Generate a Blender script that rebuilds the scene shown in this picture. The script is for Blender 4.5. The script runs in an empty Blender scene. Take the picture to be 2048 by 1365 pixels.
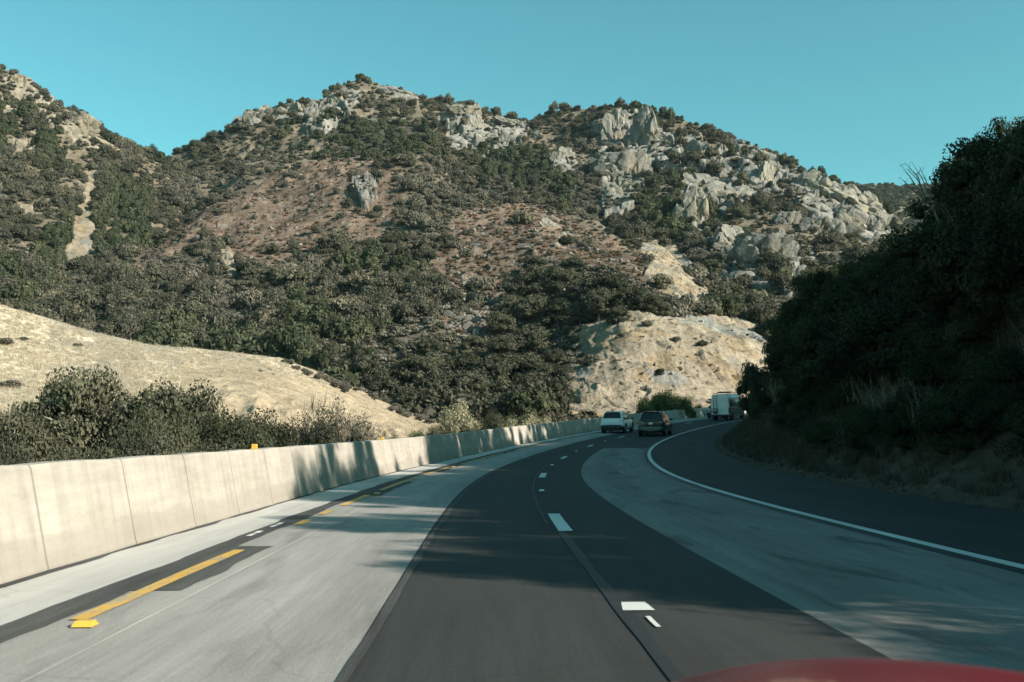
import bpy, math, random
import numpy as np
from mathutils import Vector, Matrix

# ------------------------------------------------------------------ camera, sky, sun
R = random.Random(7)
RNG = np.random.default_rng(11)
sc = bpy.context.scene
COL = sc.collection

CAM_H, PITCH, FPX = 1.0548, 0.10316, 1990.0          # eye height, upward pitch, focal length in pixels of 2048
cam = bpy.data.cameras.new('camera')
cam.sensor_width = 36.0
cam.lens = FPX / 2048.0 * 36.0
cam.clip_start = 0.05
cam.clip_end = 20000
cam.dof.use_dof = True
cam.dof.focus_distance = 45.0
cam.dof.aperture_fstop = 5.0
camo = bpy.data.objects.new('camera', cam)
COL.objects.link(camo)
camo.location = (0, 0, CAM_H)
camo.rotation_euler = (math.pi / 2 + PITCH, 0, 0)
sc.camera = camo

SUN_A, SUN_E = math.radians(59), math.radians(26)     # sun behind the camera to the right
SUNV = Vector((math.sin(SUN_A) * math.cos(SUN_E), -math.cos(SUN_A) * math.cos(SUN_E), math.sin(SUN_E)))
world = bpy.data.worlds.new('World')
sc.world = world
world.use_nodes = True
wn = world.node_tree
wn.nodes.clear()
sky = wn.nodes.new('ShaderNodeTexSky')
sky.sky_type = 'NISHITA'
sky.sun_disc = False
sky.sun_elevation = SUN_E
sky.sun_rotation = math.atan2(SUNV.x, SUNV.y)
sky.altitude = 100
sky.air_density = 1.0
sky.dust_density = 0.9
sky.ozone_density = 1.0
tint = wn.nodes.new('ShaderNodeMix')
tint.data_type = 'RGBA'
tint.blend_type = 'MULTIPLY'
tint.inputs['Factor'].default_value = 1.0
tint.inputs[7].default_value = (0.50, 1.14, 0.90, 1)
wbg = wn.nodes.new('ShaderNodeBackground')
wbg.inputs['Strength'].default_value = 0.080
wout = wn.nodes.new('ShaderNodeOutputWorld')
wn.links.new(sky.outputs[0], tint.inputs[6])
wn.links.new(tint.outputs[2], wbg.inputs['Color'])
wn.links.new(wbg.outputs[0], wout.inputs['Surface'])

sl = bpy.data.lights.new('sun', 'SUN')
sl.energy = 5.0
sl.angle = math.radians(0.55)
sl.color = (1.0, 0.91, 0.79)
so = bpy.data.objects.new('sun', sl)
COL.objects.link(so)
so.rotation_euler = SUNV.to_track_quat('Z', 'Y').to_euler()
so.location = (40, -40, 60)

sc.render.engine = 'CYCLES'
sc.view_settings.view_transform = 'Standard'
sc.view_settings.look = 'None'
sc.view_settings.exposure = 1.15
sc.view_settings.gamma = 1.0
sc.cycles.max_bounces = 5
sc.cycles.diffuse_bounces = 2
sc.cycles.glossy_bounces = 2
sc.cycles.transmission_bounces = 2
sc.cycles.transparent_max_bounces = 6

# ------------------------------------------------------------------ small helpers
CP, SP = math.cos(PITCH), math.sin(PITCH)


def P(x, y, D):
    """point of the place seen at photo pixel (x, y), D metres ahead"""
    a = (np.asarray(x, float) - 1024) / FPX
    b = (682.5 - np.asarray(y, float)) / FPX
    t = D / (CP - b * SP)
    return np.stack([a * t, np.asarray(D, float) + 0 * a, CAM_H + t * (SP + b * CP)], -1)


def project(p):
    p = np.asarray(p, float)
    Z = p[..., 2] - CAM_H
    d = p[..., 1] * CP + Z * SP
    u = -p[..., 1] * SP + Z * CP
    d = np.where(d < 0.5, 0.5, d)
    return 1024 + FPX * p[..., 0] / d, 682.5 - FPX * u / d


def tag(o, label=None, cat=None, group=None, kind=None):
    if label: o['label'] = label
    if cat: o['category'] = cat
    if group: o['group'] = group
    if kind: o['kind'] = kind
    return o


def link(o, parent=None):
    COL.objects.link(o)
    if parent is not None:
        o.parent = parent
    return o


def empty(name, loc=(0, 0, 0), rot=(0, 0, 0), scale=(1, 1, 1)):
    o = bpy.data.objects.new(name, None)
    o.empty_display_size = 0.3
    o.location = loc
    o.rotation_euler = rot
    o.scale = scale
    return link(o)


def mesh_np(name, V, F, mats=(), smooth=False):
    """fast mesh from an (n,3) array and an (m,k) face array"""
    me = bpy.data.meshes.new(name)
    V = np.ascontiguousarray(V, dtype=np.float32)
    F = np.ascontiguousarray(F, dtype=np.int32)
    k = F.shape[1]
    me.vertices.add(len(V))
    me.vertices.foreach_set('co', V.ravel())
    me.loops.add(F.size)
    me.loops.foreach_set('vertex_index', F.ravel())
    me.polygons.add(len(F))
    me.polygons.foreach_set('loop_start', np.arange(0, F.size, k, dtype=np.int32))
    me.update(calc_edges=True)
    me.validate()
    if smooth:
        me.polygons.foreach_set('use_smooth', np.ones(len(F), bool))
    for m in mats:
        me.materials.append(m)
    return me


def obj(name, me, parent=None):
    return link(bpy.data.objects.new(name, me), parent)


class MB:
    """collects boxes, tubes, slabs and lofts into one mesh"""

    def __init__(self):
        self.v, self.f = [], []

    def add(self, V, F):
        n = len(self.v)
        self.v += [tuple(map(float, p)) for p in V]
        self.f += [tuple(n + i for i in q) for q in F]
        return self

    def box(self, c, s, rz=0.0, bev=0.0):
        x, y, z = s[0] / 2, s[1] / 2, s[2] / 2
        b = min(bev, x * .9, y * .9, z * .9)
        cr, sr = math.cos(rz), math.sin(rz)
        if b > 0:
            pts = []
            for zz, ins in ((-z, b), (-z + b, 0), (z - b, 0), (z, b)):
                X, Y = x - ins, y - ins
                for px, py in ((-X + b, -Y), (X - b, -Y), (X, -Y + b), (X, Y - b), (X - b, Y), (-X + b, Y), (-X, Y - b), (-X, -Y + b)):
                    pts.append((px, py, zz))
            V = [(c[0] + a * cr - q * sr, c[1] + a * sr + q * cr, c[2] + d) for a, q, d in pts]
            F = [tuple(reversed(range(8))), tuple(range(24, 32))]
            for k in range(3):
                for i in range(8):
                    j = (i + 1) % 8
                    F.append((k * 8 + i, k * 8 + j, k * 8 + 8 + j, k * 8 + 8 + i))
            return self.add(V, F)
        V = [(c[0] + a * cr - q * sr, c[1] + a * sr + q * cr, c[2] + d) for d in (-z, z) for a, q in ((-x, -y), (x, -y), (x, y), (-x, y))]
        return self.add(V, [(3, 2, 1, 0), (4, 5, 6, 7), (0, 1, 5, 4), (1, 2, 6, 5), (2, 3, 7, 6), (3, 0, 4, 7)])

    def tube(self, pts, rad, n=6, cap=True):
        pts = [Vector(p) for p in pts]
        if not hasattr(rad, '__len__'):
            rad = [rad] * len(pts)
        V, F = [], []
        up = Vector((0.13, 0.31, 0.94))
        for i, p in enumerate(pts):
            d = (pts[min(i + 1, len(pts) - 1)] - pts[max(i - 1, 0)])
            d = d.normalized() if d.length > 1e-9 else Vector((0, 0, 1))
            a = d.cross(up)
            if a.length < 1e-3:
                a = d.cross(Vector((1, 0, 0)))
            a.normalize()
            b = d.cross(a)
            for k in range(n):
                t = 2 * math.pi * k / n
                V.append(p + (a * math.cos(t) + b * math.sin(t)) * rad[i])
        for i in range(len(pts) - 1):
            for k in range(n):
                j = (k + 1) % n
                F.append((i * n + k, i * n + j, (i + 1) * n + j, (i + 1) * n + k))
        if cap:
            F.append(tuple(range(n - 1, -1, -1)))
            m = (len(pts) - 1) * n
            F.append(tuple(range(m, m + n)))
        return self.add(V, F)

    def slab(self, pts, off, thick):
        """polygon pts pushed along off, with a thickness"""
        o = Vector(off).normalized()
        a = [Vector(p) + o * thick for p in pts]
        b = [Vector(p) - o * 0.01 for p in pts]
        n = len(pts)
        F = [tuple(range(n)), tuple(range(2 * n - 1, n - 1, -1))]
        for i in range(n):
            j = (i + 1) % n
            F.append((i, n + i, n + j, j))
        return self.add(a + b, F)

    def loft(self, stations):
        """stations: (y, [(x,z) half-section, bottom centre to top centre])"""
        loops, V, F = [], [], []
        for y, half in stations:
            loop = [(x, y, z) for x, z in half] + [(-x, y, z) for x, z in reversed(half) if x > 1e-6]
            loops.append(loop)
        n = len(loops[0])
        for lp in loops:
            V += lp
        for i in range(len(loops) - 1):
            for k in range(n):
                j = (k + 1) % n
                F.append((i * n + k, (i + 1) * n + k, (i + 1) * n + j, i * n + j))
        F.append(tuple(range(n)))
        m = (len(loops) - 1) * n
        F.append(tuple(range(m + n - 1, m - 1, -1)))
        return self.add(V, F)

    def cyl(self, c, axis, r, w, n=20, r2=None):
        ax = Vector(axis).normalized()
        c = Vector(c)
        return self.tube([c - ax * w / 2, c + ax * w / 2], [r, r if r2 is None else r2], n)

    def build(self, name, mat, parent=None, smooth=None):
        me = bpy.data.meshes.new(name)
        me.from_pydata(self.v, [], self.f)
        me.materials.append(mat)
        me.update()
        if smooth is not None:
            me.polygons.foreach_set('use_smooth', np.ones(len(me.polygons), bool))
            try:
                me.set_sharp_from_angle(angle=math.radians(smooth))
            except Exception:
                pass
        return obj(name, me, parent)


# ------------------------------------------------------------------ noise
def _hash(ix, iy, iz, seed):
    h = (ix.astype(np.int64) * 374761393 + iy.astype(np.int64) * 668265263 + iz.astype(np.int64) * 2147483647 + seed * 1274126177) & 0xFFFFFFFF
    h = ((h ^ (h >> 13)) * 1274126177) & 0xFFFFFFFF
    h = ((h ^ (h >> 16)) * 2246822519) & 0xFFFFFFFF
    return ((h ^ (h >> 15)) & 0xFFFFFF) / float(0xFFFFFF)


def vnoise(p, seed=0):
    i = np.floor(p).astype(np.int64)
    f = p - i
    f = f * f * f * (f * (f * 6 - 15) + 10)
    r = 0
    for dx in (0, 1):
        for dy in (0, 1):
            for dz in (0, 1):
                w = (f[:, 0] if dx else 1 - f[:, 0]) * (f[:, 1] if dy else 1 - f[:, 1]) * (f[:, 2] if dz else 1 - f[:, 2])
                r = r + w * _hash(i[:, 0] + dx, i[:, 1] + dy, i[:, 2] + dz, seed)
    return r * 2 - 1


def fbm(p, oct=4, seed=0, gain=0.5):
    a, s, t = 1.0, 0, 0
    for k in range(oct):
        s = s + a * vnoise(p * 2 ** k + 17.3 * k, seed + k)
        t += a
        a *= gain
    return s / t


def ridged(p, oct=4, seed=0):
    a, s, t = 1.0, 0, 0
    for k in range(oct):
        s = s + a * (1 - 2 * np.abs(vnoise(p * 2 ** k + 9.1 * k, seed + k)))
        t += a
        a *= .5
    return s / t


def voronoi(p, seed=0):
    """F1, F2 and a random value of the nearest cell"""
    i = np.floor(p).astype(np.int64)
    f1 = np.full(len(p), 9.0)
    f2 = np.full(len(p), 9.0)
    cid = np.zeros(len(p))
    for dx in (-1, 0, 1):
        for dy in (-1, 0, 1):
            for dz in (-1, 0, 1):
                cx, cy, cz = i[:, 0] + dx, i[:, 1] + dy, i[:, 2] + dz
                q = np.stack([cx + _hash(cx, cy, cz, seed), cy + _hash(cx, cy, cz, seed + 1), cz + _hash(cx, cy, cz, seed + 2)], 1)
                d = np.sqrt(((p - q) ** 2).sum(1))
                h = _hash(cx, cy, cz, seed + 3)
                closer = d < f1
                f2 = np.where(closer, f1, np.minimum(f2, d))
                cid = np.where(closer, h, cid)
                f1 = np.where(closer, d, f1)
    return f1, f2, cid


def in_poly(x, y, poly):
    r = np.zeros(np.shape(x), bool)
    n = len(poly)
    for i in range(n):
        x1, y1 = poly[i]
        x2, y2 = poly[(i + 1) % n]
        if y1 == y2:
            continue
        c = ((y1 > y) != (y2 > y)) & (x < (x2 - x1) * (y - y1) / (y2 - y1) + x1)
        r ^= c
    return r


# ------------------------------------------------------------------ materials
def mat(name):
    m = bpy.data.materials.new(name)
    m.use_nodes = True
    nt = m.node_tree
    b = nt.nodes['Principled BSDF']
    return m, nt, b


def N(nt, t, **kw):
    n = nt.nodes.new(t)
    for k, v in kw.items():
        setattr(n, k, v)
    return n


def noise_node(nt, vec, scale, detail=4, rough=.6, dist=0.0):
    n = N(nt, 'ShaderNodeTexNoise')
    n.inputs['Scale'].default_value = scale
    n.inputs['Detail'].default_value = detail
    n.inputs['Roughness'].default_value = rough
    n.inputs['Distortion'].default_value = dist
    if vec is not None:
        nt.links.new(vec, n.inputs['Vector'])
    return n.outputs['Fac']


def ramp(nt, fac, stops):
    r = N(nt, 'ShaderNodeValToRGB')
    e = r.color_ramp.elements
    e[0].position, e[0].color = stops[0][0], (*stops[0][1], 1)
    e[1].position, e[1].color = stops[1][0], (*stops[1][1], 1)
    for p_, c in stops[2:]:
        k = e.new(p_)
        k.color = (*c, 1)
    nt.links.new(fac, r.inputs['Fac'])
    return r.outputs['Color']


def mix(nt, a, b, fac, mode='MIX'):
    m = N(nt, 'ShaderNodeMix', data_type='RGBA', blend_type=mode)
    for sock, v in ((m.inputs[6], a), (m.inputs[7], b), (m.inputs['Factor'], fac)):
        if hasattr(v, 'links'):
            nt.links.new(v, sock)
        elif isinstance(v, (int, float)):
            sock.default_value = v
        else:
            sock.default_value = (*v, 1)
    return m.outputs[2]


def bump(nt, b, h, strength=.5, dist=.1):
    n = N(nt, 'ShaderNodeBump')
    n.inputs['Strength'].default_value = strength
    n.inputs['Distance'].default_value = dist
    nt.links.new(h, n.inputs['Height'])
    nt.links.new(n.outputs[0], b.inputs['Normal'])


def mapping(nt, vec, scale=(1, 1, 1), rot=(0, 0, 0)):
    m = N(nt, 'ShaderNodeMapping')
    m.inputs['Scale'].default_value = scale
    m.inputs['Rotation'].default_value = rot
    nt.links.new(vec, m.inputs['Vector'])
    return m.outputs[0]


def coords(nt, which='Object'):
    return N(nt, 'ShaderNodeTexCoord').outputs[which]


def G(v):
    return (v, v, v)


def simple(name, col, rough=.5, metal=0.0, coat=0.0, var=0.12, scale=3.0, spec=.5):
    m, nt, b = mat(name)
    c = coords(nt)
    n = noise_node(nt, c, scale, 5)
    lo = tuple(max(0, x * (1 - var)) for x in col)
    hi = tuple(min(1, x * (1 + var)) for x in col)
    nt.links.new(ramp(nt, n, [(.3, lo), (.7, hi)]), b.inputs['Base Color'])
    b.inputs['Roughness'].default_value = rough
    b.inputs['Metallic'].default_value = metal
    b.inputs['Coat Weight'].default_value = coat
    b.inputs['Coat Roughness'].default_value = .06
    b.inputs['Specular IOR Level'].default_value = spec
    return m


def terrain_mat(name, fine=1.2, bscale=1.5, bdist=.5, bstr=.7):
    m, nt, b = mat(name)
    a = N(nt, 'ShaderNodeAttribute', attribute_name='tint')
    c = coords(nt)
    n1 = noise_node(nt, c, fine, 6, .7)
    n2 = noise_node(nt, c, fine * 5, 4, .7)
    v = mix(nt, ramp(nt, n1, [(.3, G(.62)), (.5, G(1.0)), (.72, G(1.35))]), ramp(nt, n2, [(.3, G(.75)), (.7, G(1.25))]), 1.0, 'MULTIPLY')
    col = mix(nt, a.outputs['Color'], v, 1.0, 'MULTIPLY')
    nt.links.new(col, b.inputs['Base Color'])
    b.inputs['Roughness'].default_value = .95
    b.inputs['Specular IOR Level'].default_value = .1
    bump(nt, b, noise_node(nt, c, bscale, 7, .72), bstr, bdist)
    return m


def leaf_mat(name, dark, light, back=.25, rnd=.35):
    """leaf colour varies from leaf clump to leaf clump and from plant to plant"""
    m, nt, b = mat(name)
    nt.nodes.remove(b)
    out = [n for n in nt.nodes if n.type == 'OUTPUT_MATERIAL'][0]
    g = N(nt, 'ShaderNodeNewGeometry')
    oi = N(nt, 'ShaderNodeObjectInfo')
    at = N(nt, 'ShaderNodeAttribute', attribute_name='shade')
    col = ramp(nt, at.outputs['Fac'], [(0.0, dark), (1.0, light)])
    k = ramp(nt, oi.outputs['Random'], [(0, (1 - rnd, 1 - rnd * .9, 1 - rnd)), (.5, (1, 1, 1)), (1, (1 + rnd, 1 + rnd * .8, 1 + rnd * .6))])
    col = mix(nt, col, k, 1.0, 'MULTIPLY')
    d = N(nt, 'ShaderNodeBsdfDiffuse')
    t = N(nt, 'ShaderNodeBsdfTranslucent')
    ms = N(nt, 'ShaderNodeMixShader')
    ms.inputs[0].default_value = back
    nt.links.new(col, d.inputs['Color'])
    nt.links.new(col, t.inputs['Color'])
    nt.links.new(d.outputs[0], ms.inputs[1])
    nt.links.new(t.outputs[0], ms.inputs[2])
    nt.links.new(ms.outputs[0], out.inputs['Surface'])
    return m


def rock_mat(name, base, warm):
    m, nt, b = mat(name)
    c = coords(nt)
    oi = N(nt, 'ShaderNodeObjectInfo')
    n1 = noise_node(nt, c, 3.6, 8, .7)
    n2 = noise_node(nt, mapping(nt, c, (8, 8, 1.3)), 1.0, 6, .65)
    n3 = noise_node(nt, c, 1.3, 4, .55)
    vc = N(nt, 'ShaderNodeTexVoronoi', feature='DISTANCE_TO_EDGE')
    vc.inputs['Scale'].default_value = 1.0
    wp = N(nt, 'ShaderNodeTexNoise')
    wp.inputs['Scale'].default_value = 4.0
    nt.links.new(c, wp.inputs['Vector'])
    wm = N(nt, 'ShaderNodeMix', data_type='VECTOR')
    wm.inputs['Factor'].default_value = .16
    nt.links.new(mapping(nt, c, (4.2, 4.2, 2.2)), wm.inputs[4])
    nt.links.new(wp.outputs['Color'], wm.inputs[5])
    nt.links.new(wm.outputs[1], vc.inputs['Vector'])
    col = ramp(nt, n1, [(.28, tuple(x * .42 for x in base)), (.45, tuple(x * .9 for x in base)), (.7, tuple(x * 1.2 for x in base))])
    col = mix(nt, col, ramp(nt, n2, [(.36, G(.55)), (.5, G(1.0))]), .8, 'MULTIPLY')
    col = mix(nt, col, ramp(nt, vc.outputs['Distance'], [(.0, G(.32)), (.035, G(1))]), 1.0, 'MULTIPLY')
    col = mix(nt, col, warm, ramp(nt, n3, [(.52, G(0)), (.72, G(.8))]))
    col = mix(nt, col, ramp(nt, oi.outputs['Random'], [(0, (.78, .8, .84)), (1, (1.15, 1.1, 1.0))]), 1.0, 'MULTIPLY')
    nt.links.new(col, b.inputs['Base Color'])
    b.inputs['Roughness'].default_value = .9
    b.inputs['Specular IOR Level'].default_value = .15
    bump(nt, b, noise_node(nt, c, 6.0, 8, .75), .9, .5)
    return m


def pave_mat(name, base, var, speck, streak=.25, rough=.85, stain=.02, stains=.25, crack=.86):
    """road surface in metres (u across, v along): wear runs along the lane"""
    m, nt, b = mat(name)
    uv = coords(nt, 'UV')
    n1 = noise_node(nt, mapping(nt, uv, (6, .35, 1)), 1.0, 6, .65)
    n2 = noise_node(nt, mapping(nt, uv, (40, 1.3, 1)), 1.0, 5, .7)
    n3 = noise_node(nt, mapping(nt, uv, (1, .25, 1)), .9, 4, .55)
    n4 = noise_node(nt, mapping(nt, uv, (120, 22, 1)), 1.0, 3, .8)
    col = ramp(nt, n3, [(.3, tuple(x * (1 - var) for x in base)), (.7, tuple(x * (1 + var) for x in base))])
    col = mix(nt, col, ramp(nt, n1, [(.3, G(1 - streak)), (.7, G(1 + streak))]), 1.0, 'MULTIPLY')
    col = mix(nt, col, ramp(nt, n2, [(.25, G(1 - streak * .9)), (.75, G(1 + streak * .9))]), 1.0, 'MULTIPLY')
    col = mix(nt, col, ramp(nt, n4, [(.3, G(1 - speck)), (.7, G(1 + speck))]), 1.0, 'MULTIPLY')
    # wheel paths, stains and fine cracks
    sp_ = N(nt, 'ShaderNodeSeparateXYZ')
    nt.links.new(uv, sp_.inputs[0])
    ph = N(nt, 'ShaderNodeMath', operation='MULTIPLY')
    nt.links.new(sp_.outputs['X'], ph.inputs[0])
    ph.inputs[1].default_value = 2 * math.pi / 1.83
    sn = N(nt, 'ShaderNodeMath', operation='COSINE')
    nt.links.new(ph.outputs[0], sn.inputs[0])
    col = mix(nt, col, ramp(nt, sn.outputs[0], [(0, G(1.06)), (1, G(.90))]), 1.0, 'MULTIPLY')
    n5 = noise_node(nt, mapping(nt, uv, (.9, .16, 1)), 1.7, 5, .6, .6)
    col = mix(nt, col, G(stain), ramp(nt, n5, [(.56, G(0)), (.66, G(stains))]))
    vo = N(nt, 'ShaderNodeTexVoronoi', feature='DISTANCE_TO_EDGE')
    vo.inputs['Scale'].default_value = .45
    wv = N(nt, 'ShaderNodeMix', data_type='VECTOR')
    wn_ = N(nt, 'ShaderNodeTexNoise')
    wn_.inputs['Scale'].default_value = 2.0
    nt.links.new(uv, wn_.inputs['Vector'])
    wv.inputs['Factor'].default_value = .25
    nt.links.new(uv, wv.inputs[4])
    nt.links.new(wn_.outputs['Color'], wv.inputs[5])
    nt.links.new(wv.outputs[1], vo.inputs['Vector'])
    col = mix(nt, col, ramp(nt, vo.outputs['Distance'], [(.0, G(crack)), (.006, G(1))]), 1.0, 'MULTIPLY')
    nt.links.new(col, b.inputs['Base Color'])
    b.inputs['Roughness'].default_value = rough
    b.inputs['Specular IOR Level'].default_value = .25
    bump(nt, b, n4, .25, .006)
    return m


def paint_mat(name, base, under, wear=.45):
    m, nt, b = mat(name)
    uv = coords(nt, 'UV')
    n1 = noise_node(nt, mapping(nt, uv, (9, 2.2, 1)), 1.0, 7, .75)
    n2 = noise_node(nt, mapping(nt, uv, (1.2, .5, 1)), 1.0, 3, .5)
    col = mix(nt, base, under, ramp(nt, n1, [(1 - wear, G(0)), (1 - wear + .1, G(.85))]))
    col = mix(nt, col, ramp(nt, n2, [(.3, G(.8)), (.7, G(1.1))]), 1.0, 'MULTIPLY')
    nt.links.new(col, b.inputs['Base Color'])
    b.inputs['Roughness'].default_value = .7
    return m


def barrier_mat():
    m, nt, b = mat('barrier_concrete')
    uv = coords(nt, 'UV')                                # u along the wall, v height, in metres
    g = N(nt, 'ShaderNodeTexCoord').outputs['UV']
    sep = N(nt, 'ShaderNodeSeparateXYZ')
    nt.links.new(g, sep.inputs[0])
    n1 = noise_node(nt, mapping(nt, uv, (.5, 1.2, 1)), 1.2, 6, .62)
    n2 = noise_node(nt, mapping(nt, uv, (7, .5, 1)), 1.0, 4, .6)
    n3 = noise_node(nt, mapping(nt, uv, (1.5, 9, 1)), 1.0, 5, .7)
    n4 = noise_node(nt, mapping(nt, uv, (30, 30, 1)), 1.0, 4, .8)
    col = ramp(nt, n1, [(.28, (.265, .238, .200)), (.5, (.322, .296, .255)), (.72, (.358, .334, .292))])
    col = mix(nt, col, ramp(nt, n2, [(.3, G(.86)), (.55, G(1.03))]), 1.0, 'MULTIPLY')
    col = mix(nt, col, ramp(nt, n3, [(.3, G(.88)), (.6, G(1.04))]), 1.0, 'MULTIPLY')
    col = mix(nt, col, ramp(nt, n4, [(.3, G(.93)), (.7, G(1.05))]), 1.0, 'MULTIPLY')
    # tyre and splash grime up to an uneven height
    w = N(nt, 'ShaderNodeMath', operation='MULTIPLY_ADD')
    nt.links.new(n1, w.inputs[0])
    w.inputs[1].default_value = .35
    nt.links.new(sep.outputs['Y'], w.inputs[2])
    col = mix(nt, col, (.215, .195, .165), ramp(nt, w.outputs[0], [(.30, G(.55)), (.46, G(.35)), (.52, G(0))]))
    n5 = noise_node(nt, mapping(nt, uv, (.7, 14, 1)), 1.0, 6, .7)
    col = mix(nt, col, (.10, .095, .085), ramp(nt, n5, [(.66, G(0)), (.74, G(.45))]))
    n6 = noise_node(nt, mapping(nt, uv, (11, .8, 1)), 1.0, 5, .65)
    col = mix(nt, col, (.19, .17, .14), ramp(nt, n6, [(.60, G(0)), (.72, G(.55))]))
    nt.links.new(col, b.inputs['Base Color'])
    b.inputs['Roughness'].default_value = .9
    b.inputs['Specular IOR Level'].default_value = .2
    bump(nt, b, n4, .3, .01)
    return m


M = {}
M['hill'] = terrain_mat('mountain_ground', .35, .5, 1.4, .9)
M['grasshill'] = terrain_mat('dry_grass_slope', 1.0, 3.0, .25, .8)
M['bank'] = terrain_mat('bank_soil', 2.0, 3.0, .2, .8)
M['asphalt'] = pave_mat('asphalt', (.027, .028, .027), .22, .3, .2)
M['asphalt_new'] = pave_mat('asphalt_inlay', (.0265, .0278, .0265), .15, .25, .16)
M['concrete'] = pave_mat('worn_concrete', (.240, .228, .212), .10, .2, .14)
M['concrete_dark'] = pave_mat('shade_dark_stained_concrete', (.150, .145, .136), .14, .22, .18, stain=.035, stains=.75)  # base darkened to put the lane's shade into its colour; patches are stains
M['gutter'] = pave_mat('gutter_concrete', (.40, .385, .36), .10, .1, .10, stain=.2, stains=.3)
M['seal'] = pave_mat('seam_sealant', (.022, .023, .023), .2, .2, .2, .6)
M['strip'] = pave_mat('dark_asphalt_strip', (.055, .055, .052), .3, .4, .35)
M['white_paint'] = paint_mat('white_road_paint', (.52, .52, .50), (.2, .2, .19), .38)
M['yellow_paint'] = paint_mat('yellow_road_paint', (.50, .29, .05), (.24, .22, .18), .5)
M['barrier'] = barrier_mat()
M['joint'] = simple('barrier_joint', (.20, .18, .15), .95, var=.3, scale=8)
M['reflector_yellow'] = simple('yellow_reflector', (.52, .31, .05), .35, var=.1)
M['reflector_white'] = simple('white_reflector', (.75, .76, .74), .35, var=.1)
M['rock_grey'] = rock_mat('grey_sandstone', (.205, .196, .178), (.25, .20, .135))
M['rock_tan'] = rock_mat('tan_sandstone', (.235, .205, .162), (.27, .212, .142))
M['leaf_oak'] = leaf_mat('oak_leaves', (.034, .037, .025), (.100, .103, .072))
M['leaf_chap'] = leaf_mat('chaparral_leaves', (.046, .046, .034), (.128, .122, .092), rnd=.45)
M['leaf_green'] = leaf_mat('green_shrub_leaves', (.034, .040, .024), (.100, .108, .068), rnd=.3)
M['leaf_grey'] = leaf_mat('grey_shrub_leaves', (.070, .066, .054), (.175, .162, .132), rnd=.35)
M['leaf_pale'] = leaf_mat('pale_seedhead_shrub', (.11, .105, .065), (.40, .37, .25), rnd=.25)
M['leaf_rust'] = leaf_mat('rusty_low_shrub', (.085, .052, .034), (.205, .135, .088), rnd=.35)
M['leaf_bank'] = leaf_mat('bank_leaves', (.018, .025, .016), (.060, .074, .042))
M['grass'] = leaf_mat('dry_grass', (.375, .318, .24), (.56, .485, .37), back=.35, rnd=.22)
M['grass_bank'] = leaf_mat('shade_darkened_dry_grass', (.045, .040, .030), (.16, .135, .10), back=.3, rnd=.3)  # dry grass in a darker copy, the bank's shade put into its colour
M['bark'] = simple('grey_bark', (.24, .215, .185), .95, var=.45, scale=6)
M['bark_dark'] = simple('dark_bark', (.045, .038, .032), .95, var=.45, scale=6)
M['leaf_bright'] = leaf_mat('bright_shrub_leaves', (.050, .062, .028), (.150, .172, .085), rnd=.2)
M['grass_feather'] = leaf_mat('feathery_dry_grass', (.10, .085, .06), (.34, .29, .21), back=.3, rnd=.3)
M['twig'] = simple('bare_twig', (.16, .135, .11), .95, var=.3, scale=6)

# ------------------------------------------------------------------ the road: a right-hand bend that climbs
KN = [0, 12, 25, 40, 55, 75, 100, 140, 200]
KV = [-.0018, .0022, .0062, .0036, .0054, .0046, .0060, .0060, .0060]
GN = [0, 30, 60, 90, 130, 200]
GV = [-.0019, .016, .0391, .0557, .0621, .0621]
RS = np.arange(0, 201, .5)
_k = np.interp(RS, KN, KV)
_th = -.01875 + np.concatenate([[0], np.cumsum((_k[1:] + _k[:-1]) * .25)])
_g = np.interp(RS, GN, GV)
_z = np.concatenate([[0], np.cumsum((_g[1:] + _g[:-1]) * .25)])
_x = .896 + np.concatenate([[0], np.cumsum((np.sin(_th)[1:] + np.sin(_th)[:-1]) * .25)])
_y = np.concatenate([[0], np.cumsum((np.cos(_th)[1:] + np.cos(_th)[:-1]) * .25)])
# straight on behind the camera
_b = np.arange(-40, 0, .5)
RS = np.concatenate([_b, RS])
_x = np.concatenate([.896 + _b * math.sin(-.01875), _x])
_y = np.concatenate([_b * math.cos(-.01875), _y])
_z = np.concatenate([_b * 0, _z])
_th = np.concatenate([_b * 0 - .01875, _th])
_g = np.concatenate([_b * 0, _g])


def road(s, o, dz=0.0):
    """s metres along the lane line, o metres to the right of it"""
    s = np.asarray(s, float)
    th = np.interp(s, RS, _th)
    return np.stack([np.interp(s, RS, _x) + o * np.cos(th), np.interp(s, RS, _y) - o * np.sin(th), np.interp(s, RS, _z) + .0016 * o + dz], -1)


def heading(s):
    return float(np.interp(s, RS, _th))


def grade(s):
    return float(np.interp(s, RS, _g))


O_WALL, O_YEL, O_EDGE, O_PAVE = -4.56, -3.376, 3.615, 6.97


def grid_faces(nr, nc):
    i = np.arange((nr - 1) * (nc - 1))
    r, c = i // (nc - 1), i % (nc - 1)
    a = r * nc + c
    return np.stack([a, a + 1, a + nc + 1, a + nc], 1)


def set_uv(me, uv):
    lay = me.uv_layers.new(name='UVMap')
    li = np.empty(len(me.loops), np.int32)
    me.loops.foreach_get('vertex_index', li)
    lay.data.foreach_set('uv', np.asarray(uv, np.float32)[li].ravel())


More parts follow.
